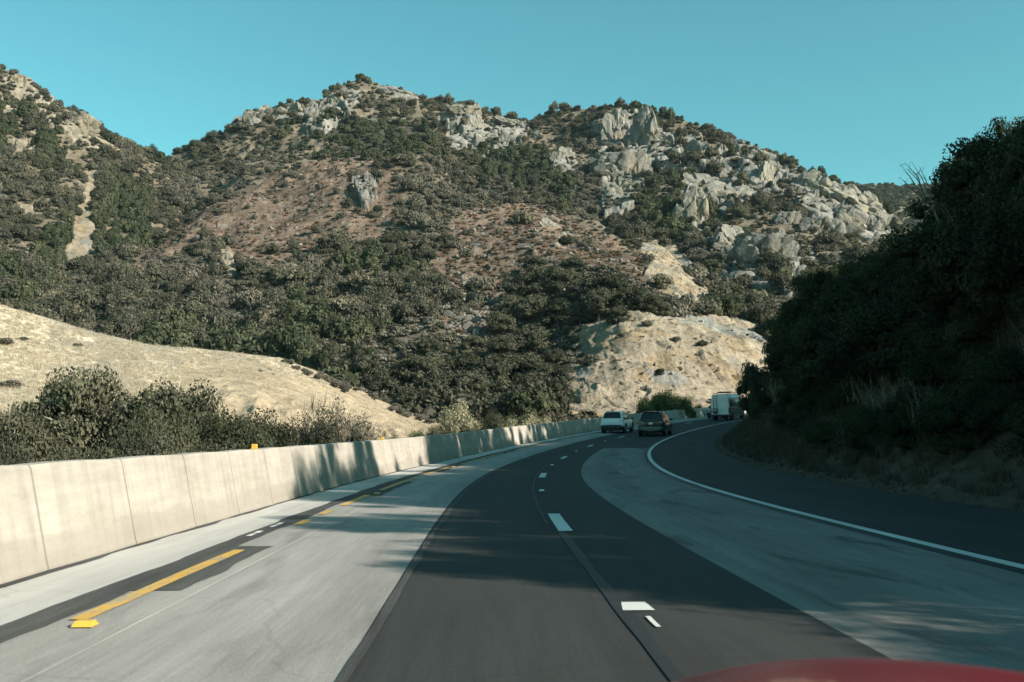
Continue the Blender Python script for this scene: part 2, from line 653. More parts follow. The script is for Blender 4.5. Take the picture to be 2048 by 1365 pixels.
def ribbon(name, s0, s1, oa, ob, dz, m, parent=None, step=.5, nc=2, wob=0.0, seed=0):
    """a strip of road surface between offsets oa and ob (numbers or functions of s)"""
    n = max(2, int(round((s1 - s0) / step)) + 1)
    s = np.linspace(s0, s1, n)
    A = oa(s) if callable(oa) else np.full(n, float(oa))
    B = ob(s) if callable(ob) else np.full(n, float(ob))
    if wob:
        q = np.stack([s * 1.3, s * 0 + 3.1, s * 0], 1)
        A = A + wob * fbm(q, 3, seed)
        B = B + wob * fbm(q + 40, 3, seed + 5)
    t = np.linspace(0, 1, nc)
    O = A[:, None] * (1 - t) + B[:, None] * t
    V = road(np.repeat(s, nc), O.ravel(), dz)
    me = mesh_np(name, V, grid_faces(n, nc), [m], True)
    set_uv(me, np.stack([O.ravel(), np.repeat(s, nc)], 1))
    return obj(name, me, parent)


road_o = tag(ribbon('road', -38, 170, O_WALL - .3, O_PAVE, 0.0, M['asphalt'], nc=8), 'dark asphalt roadway bending right and climbing between barrier and bank', kind='structure')
pav = tag(ribbon('left_lane_concrete', -38, 128, O_YEL - .13, lambda s: -1.55 - .12 * np.clip(np.sin(s * .05), 0, 1), .004, M['concrete'], nc=4), kind='structure')
pav['label'] = 'sunlit worn concrete half of the left lane beside the yellow line'
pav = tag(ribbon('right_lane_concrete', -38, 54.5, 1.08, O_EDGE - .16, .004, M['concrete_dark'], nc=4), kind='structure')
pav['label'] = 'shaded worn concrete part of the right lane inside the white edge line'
pav = tag(ribbon('asphalt_inlay', -38, 60, lambda s: -1.55 - .12 * np.clip(np.sin(s * .05), 0, 1), 1.08, .0045, M['asphalt_new'], nc=4), kind='structure')
pav['label'] = 'smooth dark asphalt inlay running under the dashed lane line'
gut = tag(ribbon('concrete_shoulder', -38, 150, O_WALL - .02, O_YEL - .34, .006, M['gutter'], nc=3), kind='structure')
gut['label'] = 'pale narrow concrete shoulder at the foot of the barrier'
strip = tag(ribbon('asphalt_strip', -38, 150, O_YEL - .36, O_YEL - .10, .008, M['strip'], step=.25, wob=.05, seed=4), kind='structure')
strip['label'] = 'dark ragged asphalt strip between shoulder and yellow line'
# asphalt patches the yellow line is painted on
for k, (a, b_, oa, ob) in enumerate([(7.4, 10.4, -3.52, -3.10), (19.0, 24.5, -3.5, -3.12), (30, 36, -3.5, -3.16), (42, 52, -3.5, -3.2)]):
    ribbon('asphalt_patch', a, b_, oa, ob, .010, M['strip'], road_o, .1, wob=.07, seed=20 + k)
# seams and joints of the lanes
ribbon('sealed_seam', -38, 13, -.10, -.005, .011, M['seal'], road_o, wob=.02, seed=9)
ribbon('sealed_seam', 13, 120, -.19, -.15, .011, M['seal'], road_o, wob=.02, seed=10)
ribbon('lane_seam', -38, 120, -1.58, -1.52, .011, M['strip'], road_o, wob=.03, seed=12)
ribbon('edge_seam', -38, 120, O_EDGE - .22, O_EDGE - .09, .011, M['seal'], road_o, wob=.015, seed=13)
ribbon('lane_joint', -38, 60, -2.982, -2.972, .009, M['gutter'], road_o, wob=.01, seed=15)
ribbon('grit_line', -38, 150, O_WALL - .01, O_WALL + .07, .012, M['strip'], road_o, .2, wob=.05, seed=44)
# painted lines
ribbon('edge_line', -38, 170, O_EDGE - .075, O_EDGE + .075, .013, M['white_paint'], road_o)
for a, b_ in [(-12, -9.0), (-2, 1.5), (6.2, 10.05), (12.9, 13.7), (14.6, 15.4), (16.5, 19.3), (21, 26.5), (28, 33.2), (36, 48), (52, 62), (66, 80), (84, 120)]:
    ribbon('yellow_line', a, b_, O_YEL - .05, O_YEL + .07, .013, M['yellow_paint'], road_o, .25, wob=.012, seed=int(a) + 60)
for k in range(-3, 9):
    c = 13.2 + 14.7 * k
    if k == -1:
        continue
    ribbon('lane_dash', c - 1.25, c + 1.45, -.085, .085, .013, M['white_paint'], road_o)
# remains of older paint near the car
ribbon('worn_paint', 6.42, 6.74, -.03, .15, .013, M['white_paint'], road_o, .1, wob=.05, seed=31)
ribbon('worn_paint', 5.85, 6.2, .04, .09, .013, M['white_paint'], road_o, .1, wob=.03, seed=33)
for c, w_ in [(11.45, .03), (11.8, .03), (12.6, .03), (12.95, .03)]:
    ribbon('worn_paint', c, c + .28, O_YEL - .28, O_YEL - .28 + w_ * 2, .013, M['white_paint'], road_o, .1, wob=.02, seed=int(c * 10))


def marker(name, s, o, dz, size, m, label, group):
    b = MB()
    x, y, z = size
    b.add([(-x, -y, 0), (x, -y, 0), (x, y, 0), (-x, y, 0), (-x * .8, -y * .45, z), (x * .8, -y * .45, z), (x * .8, y * .45, z), (-x * .8, y * .45, z)],
          [(3, 2, 1, 0), (4, 5, 6, 7), (0, 1, 5, 4), (1, 2, 6, 5), (2, 3, 7, 6), (3, 0, 4, 7)])
    me_o = b.build(name, m)
    me_o.location = road(s, o, dz)
    me_o.rotation_euler = (math.atan(grade(s)), 0, -heading(s))
    return tag(me_o, label, 'road marker', group)


YL = ['blurred yellow raised marker beside the yellow line nearest the car', 'yellow raised marker at the tip of the second yellow line piece', 'third yellow raised marker along the yellow line from the car', 'fourth yellow raised marker along the yellow line from the car', 'fifth yellow raised marker along the yellow line, left of the white car']
for k, s in enumerate([6.0, 19.7, 33.6, 48.8, 63.5]):
    marker('pavement_marker', s, O_YEL + .13, .012, (.06, .055, .022 if k else .03), M['reflector_yellow'], YL[k], 'yellow raised markers along the yellow line')
WL = ['white raised marker behind the nearest lane dash', 'white raised marker between second and third lane dash', 'white raised marker between third and fourth lane dash', 'white raised marker between fourth and fifth lane dash', 'white raised marker ahead of the two nearest cars in the lane line']
for k, s in enumerate([20.7, 35.3, 50.0, 64.6, 94.1]):
    marker('pavement_marker', s, .0, .012, (.055, .055, .02), M['reflector_white'], WL[k], 'white raised markers in the lane line')

# ------------------------------------------------------------------ concrete barrier, panel by panel
wall = empty('concrete_barrier', tuple(road(10, O_WALL)))
tag(wall, 'long pale concrete barrier wall with panel joints along the left shoulder', 'barrier')
_wh = lambda s: np.interp(s, [-40, 8, 20, 43, 60, 100, 170], [.89, .89, .95, 1.04, 1.10, 1.08, 1.08])


def wall_profile(h):
    # (offset, height) from the road-side foot, over the top, to the back foot
    return [(0.0, -.05), (0.0, .03), (-.015, .075), (-.185, h - .03), (-.205, h), (-.40, h), (-.42, h - .03), (-.55, -.6)]


def wall_piece(s0, s1, inset, name, m, parent):
    n = 4
    V, UV = [], []
    ss = np.linspace(s0, s1, n)
    for i, s in enumerate(ss):
        h = float(_wh(s)) - inset
        e = .012 if i in (0, n - 1) else 0.0                       # eased arris at the panel ends
        acc = 0
        pr = wall_profile(h)
        for (o, z) in pr:
            oo = o - inset - e if o > -.3 else o + inset + e
            V.append(road(s, O_WALL + oo, z - (e if z > .5 else 0)))
            UV.append((s, z + (0.0 if o > -.3 else 2 - o)))
    k = len(pr)
    F = []
    for i in range(n - 1):
        for j in range(k - 1):
            F.append((i * k + j, (i + 1) * k + j, (i + 1) * k + j + 1, i * k + j + 1))
    me = bpy.data.meshes.new(name)
    F.append(tuple(range(k)))
    F.append(tuple(range((n - 1) * k + k - 1, (n - 1) * k - 1, -1)))
    me.from_pydata([tuple(v) for v in V], [], F)
    me.materials.append(m)
    me.update()
    set_uv(me, UV)
    o = obj(name, me, parent)
    o.matrix_parent_inverse = Matrix.Translation(-Vector(parent.location))
    return o


PANEL = 2.06
for k in range(-8, 76):
    s0 = 8.55 + PANEL * (k - 0)
    wall_piece(s0 + .018, s0 + PANEL - .018, 0.0, 'panel', M['barrier'], wall)
for k in range(-8, 77):
    s0 = 8.55 + PANEL * k
    wall_piece(s0 - .03, s0 + .03, .022, 'joint_filler', M['joint'], wall)
DL = ['yellow reflector tab on the barrier top above the nearest shadow', 'yellow reflector tab on the barrier top, second from the left', 'yellow reflector tab on the barrier top, third from the left', 'yellow reflector tab on the barrier top, farthest before the white car']
for k, s in enumerate([16.6, 29.6, 43.1, 57.5]):
    b = MB().box((0, 0, .042), (.10, .03, .075), 0, .008).box((0, 0, .004), (.11, .07, .012))
    d = b.build('barrier_reflector', M['reflector_yellow'])
    d.location = road(s, O_WALL - .30, float(_wh(s)))
    d.rotation_euler = (0, 0, -heading(s))
    tag(d, DL[k], 'reflector', 'yellow reflectors on top of the barrier')


# ------------------------------------------------------------------ hillsides
def tps(ctrl):
    C = np.array(ctrl, float)
    X = C[:, :2] / 500.0
    y = np.log(C[:, 2])
    n = len(X)
    d2 = ((X[:, None] - X[None]) ** 2).sum(-1)
    K = np.where(d2 > 0, .5 * d2 * np.log(d2 + 1e-12), 0) + np.eye(n) * 2e-3
    Pm = np.concatenate([np.ones((n, 1)), X], 1)
    A = np.block([[K, Pm], [Pm.T, np.zeros((3, 3))]])
    w = np.linalg.solve(A, np.concatenate([y, np.zeros(3)]))

    def ev(x, y_):
        q = np.stack([np.asarray(x, float).ravel() / 500.0, np.asarray(y_, float).ravel() / 500.0], 1)
        out = np.empty(len(q))
        for a in range(0, len(q), 20000):
            qq = q[a:a + 20000]
            d2 = ((qq[:, None] - X[None]) ** 2).sum(-1)
            out[a:a + 20000] = np.where(d2 > 0, .5 * d2 * np.log(d2 + 1e-12), 0) @ w[:n] + w[n] + qq @ w[n + 1:]
        return np.exp(out).reshape(np.shape(x))
    return ev


class Sheet:
    """a hillside: ground between a foot line and a crest line, with the far side falling away behind the crest"""

    def __init__(self, name, top, bot, ctrl, nx, ny, disp, colour, m, label, back=(1.25, .55), nback=14):
        top, bot = np.array(top, float), np.array(bot, float)
        x0, x1 = max(top[0, 0], bot[0, 0]), min(top[-1, 0], bot[-1, 0])
        self.x0, self.x1, self.ny = x0, x1, ny
        self.ytop = lambda x: np.interp(x, top[:, 0], top[:, 1])
        self.ybot = lambda x: np.interp(x, bot[:, 0], bot[:, 1])
        self.depth = tps(ctrl)
        xs = np.linspace(x0, x1, nx)
        t = np.linspace(0, 1, ny)
        X = np.repeat(xs[None], ny, 0)
        Yp = self.ybot(xs)[None] * (1 - t[:, None]) + self.ytop(xs)[None] * t[:, None]
        D = self.depth(X, Yp)
        D = np.maximum.accumulate(D + np.arange(ny)[:, None] * .02, 0)      # ground never overhangs
        self.D = D
        V = P(X, Yp, D)
        # far side
        last, W = V[-1], []
        for k in range(1, nback + 1):
            u = k / nback
            q = last.copy()
            sc_ = 1 + (back[0] - 1) * u
            q[:, :2] *= sc_
            q[:, 2] = last[:, 2] * (1 - back[1] * u ** 1.6)
            W.append(q)
        V = np.concatenate([V, np.array(W)], 0)
        Xa = np.concatenate([X, np.repeat(xs[None], nback, 0)], 0)
        Ya = np.concatenate([Yp, np.repeat(Yp[-1:], nback, 0)], 0)
        nr = ny + nback
        du = np.gradient(V, axis=1)
        dv = np.gradient(V, axis=0)
        nrm = np.cross(du.reshape(-1, 3), dv.reshape(-1, 3))
        nrm /= np.linalg.norm(nrm, axis=1)[:, None] + 1e-9
        nrm = np.where((nrm[:, 2] < 0)[:, None], -nrm, nrm)
        f = V.reshape(-1, 3)
        self.nrm = nrm
        crest = np.concatenate([1 - .65 * np.clip((t - .9) / .1, 0, 1), np.full(nback, .35)])
        amp = np.repeat(crest, nx)
        off = disp(f, Xa.ravel(), Ya.ravel())
        f2 = f + nrm * (off * amp)[:, None]
        self.V = f2.reshape(nr, nx, 3)
        self.nx = nx
        # the foot runs on down into the valley floor
        skirt = []
        for k in (2, 1):
            q = self.V[0].copy()
            q[:, :2] *= 1 - .05 * k
            q[:, 2] = np.minimum(q[:, 2] - .5, q[:, 2] * (1 - k / 2) - 4.0 * k / 2)
            skirt.append(q)
        f2 = np.concatenate([np.array(skirt).reshape(-1, 3), f2])
        Xa = np.concatenate([X[:1], X[:1], Xa])
        Ya = np.concatenate([Yp[:1], Yp[:1], Ya])
        me = mesh_np(name, f2, grid_faces(nr + 2, nx), [m], True)
        c = colour(f2, Xa.ravel(), Ya.ravel())
        at = me.color_attributes.new('tint', 'FLOAT_COLOR', 'POINT')
        at.data.foreach_set('color', np.concatenate([c, np.ones((len(c), 1))], 1).astype(np.float32).ravel())
        self.o = tag(obj(name, me), label, kind='structure')

    def at(self, x, y):
        """ground point under photo pixel (x, y)"""
        x, y = np.asarray(x, float), np.asarray(y, float)
        ci = np.clip((x - self.x0) / (self.x1 - self.x0) * (self.nx - 1), 0, self.nx - 1.001)
        ri = np.clip((y - self.ybot(x)) / (self.ytop(x) - self.ybot(x)) * (self.ny - 1), 0, self.ny - 1.001)
        c, r = ci.astype(int), ri.astype(int)
        fc, fr = (ci - c)[..., None], (ri - r)[..., None]
        A = self.V
        return (A[r, c] * (1 - fc) + A[r, c + 1] * fc) * (1 - fr) + (A[r + 1, c] * (1 - fc) + A[r + 1, c + 1] * fc) * fr


# where the photograph shows bare rock, scree, slides and dense green
ROCK = [[(1195, 250), (1262, 226), (1305, 262), (1335, 330), (1312, 390), (1262, 432), (1206, 440), (1196, 350)],
        [(1370, 400), (1400, 345), (1445, 330), (1490, 360), (1500, 420), (1440, 480), (1390, 500), (1360, 450)],
        [(1585, 365), (1650, 362), (1795, 430), (1775, 500), (1700, 505), (1615, 490), (1585, 440)],
        [(1430, 510), (1560, 490), (1630, 510), (1580, 610), (1510, 585), (1440, 560)],
        [(1490, 300), (1600, 345), (1625, 380), (1590, 410), (1500, 400), (1450, 330)],
        [(1320, 260), (1400, 275), (1420, 330), (1350, 380), (1320, 340)],
        [(880, 235), (1000, 235), (1060, 255), (1050, 300), (980, 330), (900, 300)],
        [(1100, 330), (1150, 330), (1160, 365), (1105, 370)],
        [(470, 242), (560, 217), (600, 220), (590, 250), (500, 262), (455, 272)],
        [(600, 220), (660, 190), (720, 180), (700, 250), (640, 280), (610, 265)],
        [(740, 168), (830, 184), (825, 205), (760, 195)],
        [(705, 385), (755, 380), (765, 415), (725, 430)]]
ROCKT = [[(78, 262), (130, 232), (180, 262), (230, 305), (222, 325), (150, 318), (100, 290)],
         [(0, 150), (60, 158), (120, 210), (110, 245), (0, 260)],
         [(20, 285), (70, 280), (70, 310), (30, 318)],
         [(300, 305), (335, 320), (345, 338), (310, 325)]]
TAN = [[(1276, 496), (1324, 496), (1430, 584), (1450, 632), (1380, 640), (1300, 592)],
       [(1158, 662), (1272, 622), (1330, 640), (1500, 655), (1560, 720), (1560, 850), (1105, 850), (1142, 735)],
       [(440, 512), (470, 505), (482, 540), (465, 580), (440, 545)],
       [(140, 350), (190, 352), (182, 420), (178, 500), (150, 520), (128, 560), (140, 470), (160, 400)],
       [(10, 400), (60, 415), (75, 440), (20, 425)], [(36, 555), (68, 570), (60, 598), (40, 590)]]
BROWN = [[(470, 410), (620, 330), (700, 320), (795, 350), (800, 440), (760, 485), (660, 500), (600, 545), (520, 560), (430, 500), (300, 575), (200, 590), (370, 450)],
         [(880, 480), (940, 440), (1010, 425), (1120, 440), (1210, 480), (1290, 525), (1290, 580), (1220, 570), (1130, 545), (1010, 545), (1000, 600), (920, 620), (860, 560)],
         [(880, 600), (1000, 600), (990, 680), (900, 690)]]
DENSE = [[(930, 295), (1110, 300), (1125, 390), (960, 395)], [(1100, 380), (1200, 380), (1200, 440), (1110, 430)],
         [(640, 230), (860, 260), (900, 330), (780, 330), (650, 300)], [(1290, 420), (1365, 420), (1365, 500), (1290, 490)]]


def fuzzy(x, y, polys, wob=16, seed=3):
    q = np.stack([x / 38.0, y / 30.0, x * 0], 1)
    xx = x + wob * fbm(q, 4, seed)
    yy = y + wob * .8 * fbm(q + 31, 4, seed + 7)
    r = np.zeros(len(x), bool)
    for p_ in polys:
        r |= in_poly(xx, yy, p_)
    return r


def soft(mask, shape=None):
    return mask.astype(float)


def mountain_disp(seed, big=7.0):
    def f(p, x, y):
        d = p[:, 1]
        k = np.clip((d - 95) / 260.0, .06, 1)
        big_ = k * big * ridged(p / 70.0, 3, seed) + np.clip(k, .25, 1) * 2.4 * fbm(p / 20.0, 4, seed + 11)
        rk = fuzzy(x, y, ROCK + ROCKT, 18)
        q = p.copy()
        q[:, 2] *= .55
        f1, f2, cid = voronoi(q / 15.0 + .4 * np.stack([fbm(p / 8, 2, 90), fbm(p / 8, 2, 93), fbm(p / 8, 2, 96)], 1), seed + 2)
        g1, g2, gid = voronoi(q / 5.2, seed + 8)
        block = (cid - .45) * 6.0 - 3.0 * np.exp(-((f2 - f1) / .07) ** 2) + (gid - .5) * .9 - .7 * np.exp(-((g2 - g1) / .09) ** 2)
        tn = fuzzy(x, y, TAN, 12, 5)
        t1, t2, tid = voronoi(p / 4.0, seed + 21)
        rough = .75 * ridged(np.stack([p[:, 0] / 14.0, p[:, 1] / 14.0, p[:, 2] / 2.4 + p[:, 0] * .03], 1), 3, seed + 36) + (tid - .5) * .8 + .35 * ridged(p / 6.0, 3, seed + 30) + .5 * ridged(np.stack([p[:, 0] / 2.6, p[:, 1] / 9.0, p[:, 2] / 16.0], 1), 3, seed + 33)
        return big_ + np.where(rk, block, 0) + np.where(tn, rough, .9 * (gid - .5) + .5 * fbm(p / 3.0, 3, seed + 5))
    return f


def mountain_col(seed, cut=True):
    def f(p, x, y):
        n = fbm(p / 12.0, 5, seed)[:, None]
        m2 = fbm(p / 3.0, 4, seed + 3)[:, None]
        soil = np.array([.150, .123, .092]) * (1 + .35 * n) * (1 + .3 * m2)
        brown = np.array([.146, .106, .081]) * (1 + .35 * n + .5 * m2)
        rock = np.array([.205, .195, .176]) * (1 + .2 * n + .25 * m2)
        rockt = np.array([.235, .203, .158]) * (1 + .2 * n + .2 * m2)
        tan = np.array([.262, .218, .165]) * (1 + .2 * n + .22 * m2)
        ochre = np.array([.255, .197, .132])
        tan = np.where(fbm(p / 9.0, 3, 71)[:, None] > .22, ochre * (1 + .2 * m2), tan)
        tan = np.where(fbm(p / 7.0, 3, 77)[:, None] > .34, np.array([.235, .225, .205]) * (1 + .15 * m2), tan)
        if seed == 50:
            tan = tan * .78
        dark = np.array([.06, .058, .044]) * (1 + .3 * n)
        pale = np.array([.21, .19, .165])
        c = soil
        br = fuzzy(x, y, BROWN, 20, 9)[:, None]
        c = np.where(br, brown, c)
        f1, f2, cid = voronoi(p / 2.2, 57)
        c = np.where(br & (cid[:, None] > .80) & (f1[:, None] < .36), pale, c)          # stones lying in the scree
        c = np.where(fuzzy(x, y, DENSE, 18, 21)[:, None], dark, c)
        c = np.where(fuzzy(x, y, ROCK, 18)[:, None], rock, c)
        c = np.where(fuzzy(x, y, ROCKT, 18)[:, None], rockt, c)
        c = np.where(fuzzy(x, y, TAN, 12, 5)[:, None], tan, c)
        return np.clip(c, .02, .8)
    return f


# near mountain with its spur and the cut slope beside the road
M1 = Sheet('mountain', [(60, 560), (150, 520), (250, 420), (335, 328), (370, 305), (450, 258), (500, 232), (560, 212), (640, 203), (672, 180), (720, 163), (760, 172), (800, 182), (828, 197), (850, 245), (872, 310), (895, 360), (930, 398), (970, 406), (1040, 402), (1090, 408), (1140, 424), (1200, 452), (1250, 474), (1290, 494), (1322, 503), (1370, 546), (1425, 592), (1455, 624), (1490, 640), (1530, 652), (1600, 668), (1700, 690)],
           [(60, 760), (300, 800), (600, 840), (800, 862), (1000, 868), (1120, 862), (1250, 850), (1400, 838), (1480, 832), (1560, 828), (1700, 824)],
           [(60, 560, 330), (60, 760, 190), (335, 328, 445), (420, 375, 400), (550, 375, 368), (700, 375, 348), (500, 232, 462), (640, 203, 455), (720, 163, 475), (828, 197, 468), (600, 300, 408), (750, 300, 398), (850, 330, 368),
            (330, 450, 350), (500, 450, 312), (700, 450, 292), (900, 450, 285), (250, 520, 302), (400, 520, 276), (700, 520, 250), (900, 520, 245), (150, 620, 242), (400, 620, 226), (700, 620, 205), (900, 620, 197), (1100, 600, 195),
            (500, 720, 180), (800, 720, 164), (1000, 720, 158), (1120, 720, 152), (300, 800, 150), (600, 840, 130), (800, 862, 118), (1000, 866, 108), (1120, 862, 106),
            (940, 405, 318), (1040, 402, 315), (1140, 424, 300), (1200, 452, 285), (1295, 496, 260), (1395, 568, 226), (1455, 624, 192), (1530, 650, 182), (1700, 690, 175),
            (1270, 630, 156), (1200, 720, 136), (1300, 750, 131), (1400, 750, 136), (1250, 850, 114), (1400, 838, 125), (1480, 832, 136), (1480, 700, 156), (1560, 828, 146), (1700, 824, 155), (1380, 660, 158)],
           820, 330, mountain_disp(3), mountain_col(40), M['hill'], 'rocky shrub-covered mountain with brown scree face, spur and pale road cut')
# the cliffs behind the spur
M2 = Sheet('cliff_mountain', [(740, 230), (800, 205), (830, 198), (870, 196), (930, 212), (1000, 229), (1060, 247), (1100, 228), (1180, 224), (1215, 214), (1250, 210), (1290, 220), (1330, 234), (1420, 264), (1500, 297), (1600, 342), (1690, 374), (1760, 408), (1800, 440), (1850, 500), (1950, 600), (2100, 720)],
           [(740, 470), (900, 480), (1040, 470), (1200, 520), (1290, 580), (1400, 660), (1530, 740), (1700, 780), (1900, 820), (2100, 850)],
           [(740, 230, 500), (830, 198, 482), (930, 212, 485), (1060, 247, 480), (1250, 210, 445), (1500, 297, 400), (1690, 374, 368), (1800, 440, 338), (900, 440, 352), (740, 470, 380), (1040, 420, 348), (1200, 480, 312), (1300, 550, 272), (1400, 610, 240), (1530, 660, 205),
            (1500, 580, 232), (1600, 500, 275), (1450, 430, 332), (1250, 350, 388), (1050, 340, 405), (1700, 480, 302), (1700, 600, 232), (1900, 700, 200), (1700, 770, 170), (2100, 850, 160), (2100, 720, 190)],
           760, 330, mountain_disp(13, 6.0), mountain_col(45), M['hill'], 'steep mountain of grey sandstone cliffs behind the spur')
# mountain at the left edge
M3 = Sheet('left_mountain', [(-420, -60), (-120, 72), (0, 140), (45, 152), (90, 185), (130, 214), (200, 264), (262, 300), (335, 334), (400, 372), (450, 410), (520, 480), (600, 560)],
           [(-420, 740), (0, 740), (200, 760), (420, 790), (600, 800)],
           [(-420, -60, 400), (-120, 72, 400), (0, 140, 395), (200, 264, 388), (335, 334, 402), (0, 375, 322), (420, 375, 402), (0, 450, 290), (330, 450, 350), (450, 450, 378), (0, 520, 258), (250, 520, 301), (400, 520, 335), (0, 620, 212), (150, 620, 241), (300, 620, 275), (520, 560, 335),
            (-420, 450, 270), (-420, 740, 150), (0, 740, 165), (300, 760, 200), (600, 800, 230)],
           430, 300, mountain_disp(23, 6.0), mountain_col(50), M['hill'], 'shrub-covered mountain with tan rock outcrops at the left edge')
# far ridge behind everything at the right
M4 = Sheet('far_ridge', [(1500, 392), (1690, 374), (1740, 371), (1790, 376), (1850, 372), (1950, 366), (2100, 360), (2400, 350)], [(1500, 640), (2400, 640)],
           [(1500, 392, 880), (1690, 374, 900), (1850, 372, 900), (2400, 350, 940), (1500, 640, 480), (2400, 640, 500), (1850, 520, 690)],
           160, 70, lambda p, x, y: 6 * ridged(p / 90, 3, 5) + 2 * fbm(p / 18, 3, 8), lambda p, x, y: np.clip(np.array([.13, .12, .08]) * (1 + .5 * fbm(p / 14, 4, 61))[:, None], .02, .5), M['hill'], 'dark green far ridge seen beyond the cliffs')


# dry grass hill behind the oaks
def c_disp(p, x, y):
    low = np.clip((y - (655 + .22 * x)) / 60.0, 0, 1) * np.clip((x - 380) / 120.0, 0, 1)
    q = np.stack([p[:, 0] * .55 + p[:, 1] * .1, p[:, 1] * .12, p[:, 2] * .1], 1)
    return .5 * fbm(p / 9.0, 4, 5) + low * (.9 * ridged(q, 3, 41) - .2) + .10 * fbm(p / 1.2, 3, 9)


def c_col(p, x, y):
    n = fbm(p / 5.0, 5, 80)[:, None]
    st = fbm(np.stack([p[:, 0] * .16 + p[:, 2] * .5, p[:, 1] * .3, p[:, 2] * 1.6], 1), 4, 83)[:, None]
    lines = ridged(np.stack([p[:, 0] * .30 + p[:, 1] * .12, p[:, 1] * .05, p[:, 2] * .9 + p[:, 0] * .28], 1), 4, 86)[:, None]
    grass = np.array([.475, .410, .315]) * (1 + .16 * n + .20 * st)
    grass = np.where((lines > .42) & (x > 90)[:, None], np.array([.31, .275, .228]) * (1 + .2 * n), grass)
    earth = np.array([.33, .265, .185]) * (1 + .22 * n)
    low = fbm(np.stack([x / 60.0, y / 40.0, x * 0], 1), 4, 88) * 34 + y - (640 + .18 * x)
    return np.clip(np.where(((low > 0) & (x > 360))[:, None], earth, grass), .02, .7)


MC = Sheet('grass_hill', [(-420, 480), (-200, 548), (0, 610), (100, 637), (200, 667), (300, 690), (450, 704), (560, 716), (640, 746), (700, 773), (760, 800), (830, 828), (880, 848), (930, 866)],
           [(-420, 990), (0, 968), (300, 950), (600, 925), (800, 905), (930, 892)],
           [(-420, 480, 82), (0, 610, 78), (300, 690, 82), (560, 716, 90), (700, 773, 93), (870, 846, 97), (930, 866, 98), (-420, 990, 24), (0, 968, 27), (300, 950, 31), (600, 925, 42), (800, 905, 60), (930, 892, 70), (0, 780, 52), (300, 800, 55), (560, 800, 66)],
           420, 150, c_disp, c_col, M['grasshill'], 'pale dry grass hill with eroded ochre earth below its crest', back=(1.35, .8))

# ground that everything stands on, out to the horizon
gs = np.array([-6000, -2500, -900, -300, -120, -60, -20, 0, 30, 60, 120, 300, 900, 2500, 6000], float)
gy = np.array([-6000, -2500, -900, -300, -120, -60, -20, 0, 40, 80, 120, 160, 300, 900, 2500, 6000], float)
gx_, gy_ = np.meshgrid(gs, gy)
gz = -2.6 + np.zeros_like(gx_)
gme = mesh_np('ground', np.stack([gx_.ravel(), gy_.ravel(), gz.ravel()], 1), grid_faces(len(gy), len(gs)), [M['bank']])
at = gme.color_attributes.new('tint', 'FLOAT_COLOR', 'POINT')
at.data.foreach_set('color', np.tile(np.array([.28, .22, .15, 1], np.float32), len(gme.vertices)))
tag(obj('ground', gme), 'bare dry valley floor under the road and hills', kind='structure')

# ground behind the barrier, falling away to the creek side
ss = np.arange(-38, 150, 1.0)
oo = np.array([-4.75, -5.3, -6.5, -8.5, -11, -15, -20, -27])
V = []
for s in ss:
    drop = np.array([-.05, -.35, -.8, -1.5, -2.1, -2.5, -2.6, -2.9])
    V.append(np.stack([road(s, o_, d_) for o_, d_ in zip(oo, drop)]))
V = np.array(V).reshape(-1, 3)
V[:, 2] += .25 * fbm(V / 2.5, 3, 14) * (np.tile(np.arange(len(oo)), len(ss)) > 1)
vme = mesh_np('valley_verge', V, grid_faces(len(ss), len(oo)), [M['bank']], True)
at = vme.color_attributes.new('tint', 'FLOAT_COLOR', 'POINT')
cc = np.array([.30, .235, .155]) * (1 + .3 * fbm(V / 2.0, 4, 15))[:, None]
at.data.foreach_set('color', np.concatenate([cc, np.ones((len(cc), 1))], 1).astype(np.float32).ravel())
tag(obj('valley_verge', vme), 'dry verge falling away behind the barrier', kind='structure')

# the steep shaded bank on the inside of the bend
bs = np.arange(-38, 165, .6)
bo = np.array([6.9, 7.15, 7.5, 7.9, 8.3, 8.8, 9.3, 9.8, 10.3, 10.8, 11.4, 12, 12.8, 14, 16, 19, 24, 30, 38, 48])


def bank_h(o, s):
    d = o - O_PAVE
    lo = np.interp(d, [-.1, 0, .3, 1.0, 1.6, 5.2, 7.5, 14, 42], [-.06, -.03, .05, .22, .6, 4.6, 6.0, 8.0, 15.0])
    # the strip of flat dirt is wider where the bend tightens
    hi = np.interp(d, [-.1, 0, .3, 2.2, 3.2, 7.0, 9.0, 15, 42], [-.06, -.03, .05, .35, .9, 5.0, 6.6, 8.4, 15.0])
    w = np.interp(s, [30, 44, 60, 90], [0, 1, .7, .4])
    near = np.interp(s, [-38, -8, 2], [.35, .55, 1.0])
    return (lo * (1 - w) + hi * w) * np.where(d > .6, near, 1.0)


S_, O_ = np.meshgrid(bs, bo, indexing='ij')
V = road(S_.ravel(), O_.ravel(), 0.0)
V[:, 2] += bank_h(O_.ravel(), S_.ravel())
k = np.clip((O_.ravel() - 7.2) / 2.5, 0, 1)
V += (k * (.55 * fbm(V / 2.2, 4, 19) + .5 * ridged(V / 5.0, 3, 22)))[:, None] * np.array([-.5, -.2, .8])
V[:, 2] += (1 - k) * .05 * fbm(V / .6, 3, 27) * (O_.ravel() > 7.0)
BANKV = V.reshape(len(bs), len(bo), 3)
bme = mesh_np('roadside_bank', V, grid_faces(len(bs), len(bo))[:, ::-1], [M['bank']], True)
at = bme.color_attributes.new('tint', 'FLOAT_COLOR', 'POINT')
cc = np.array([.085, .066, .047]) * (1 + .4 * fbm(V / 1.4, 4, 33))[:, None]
at.data.foreach_set('color', np.concatenate([np.clip(cc, .02, .6), np.ones((len(cc), 1))], 1).astype(np.float32).ravel())
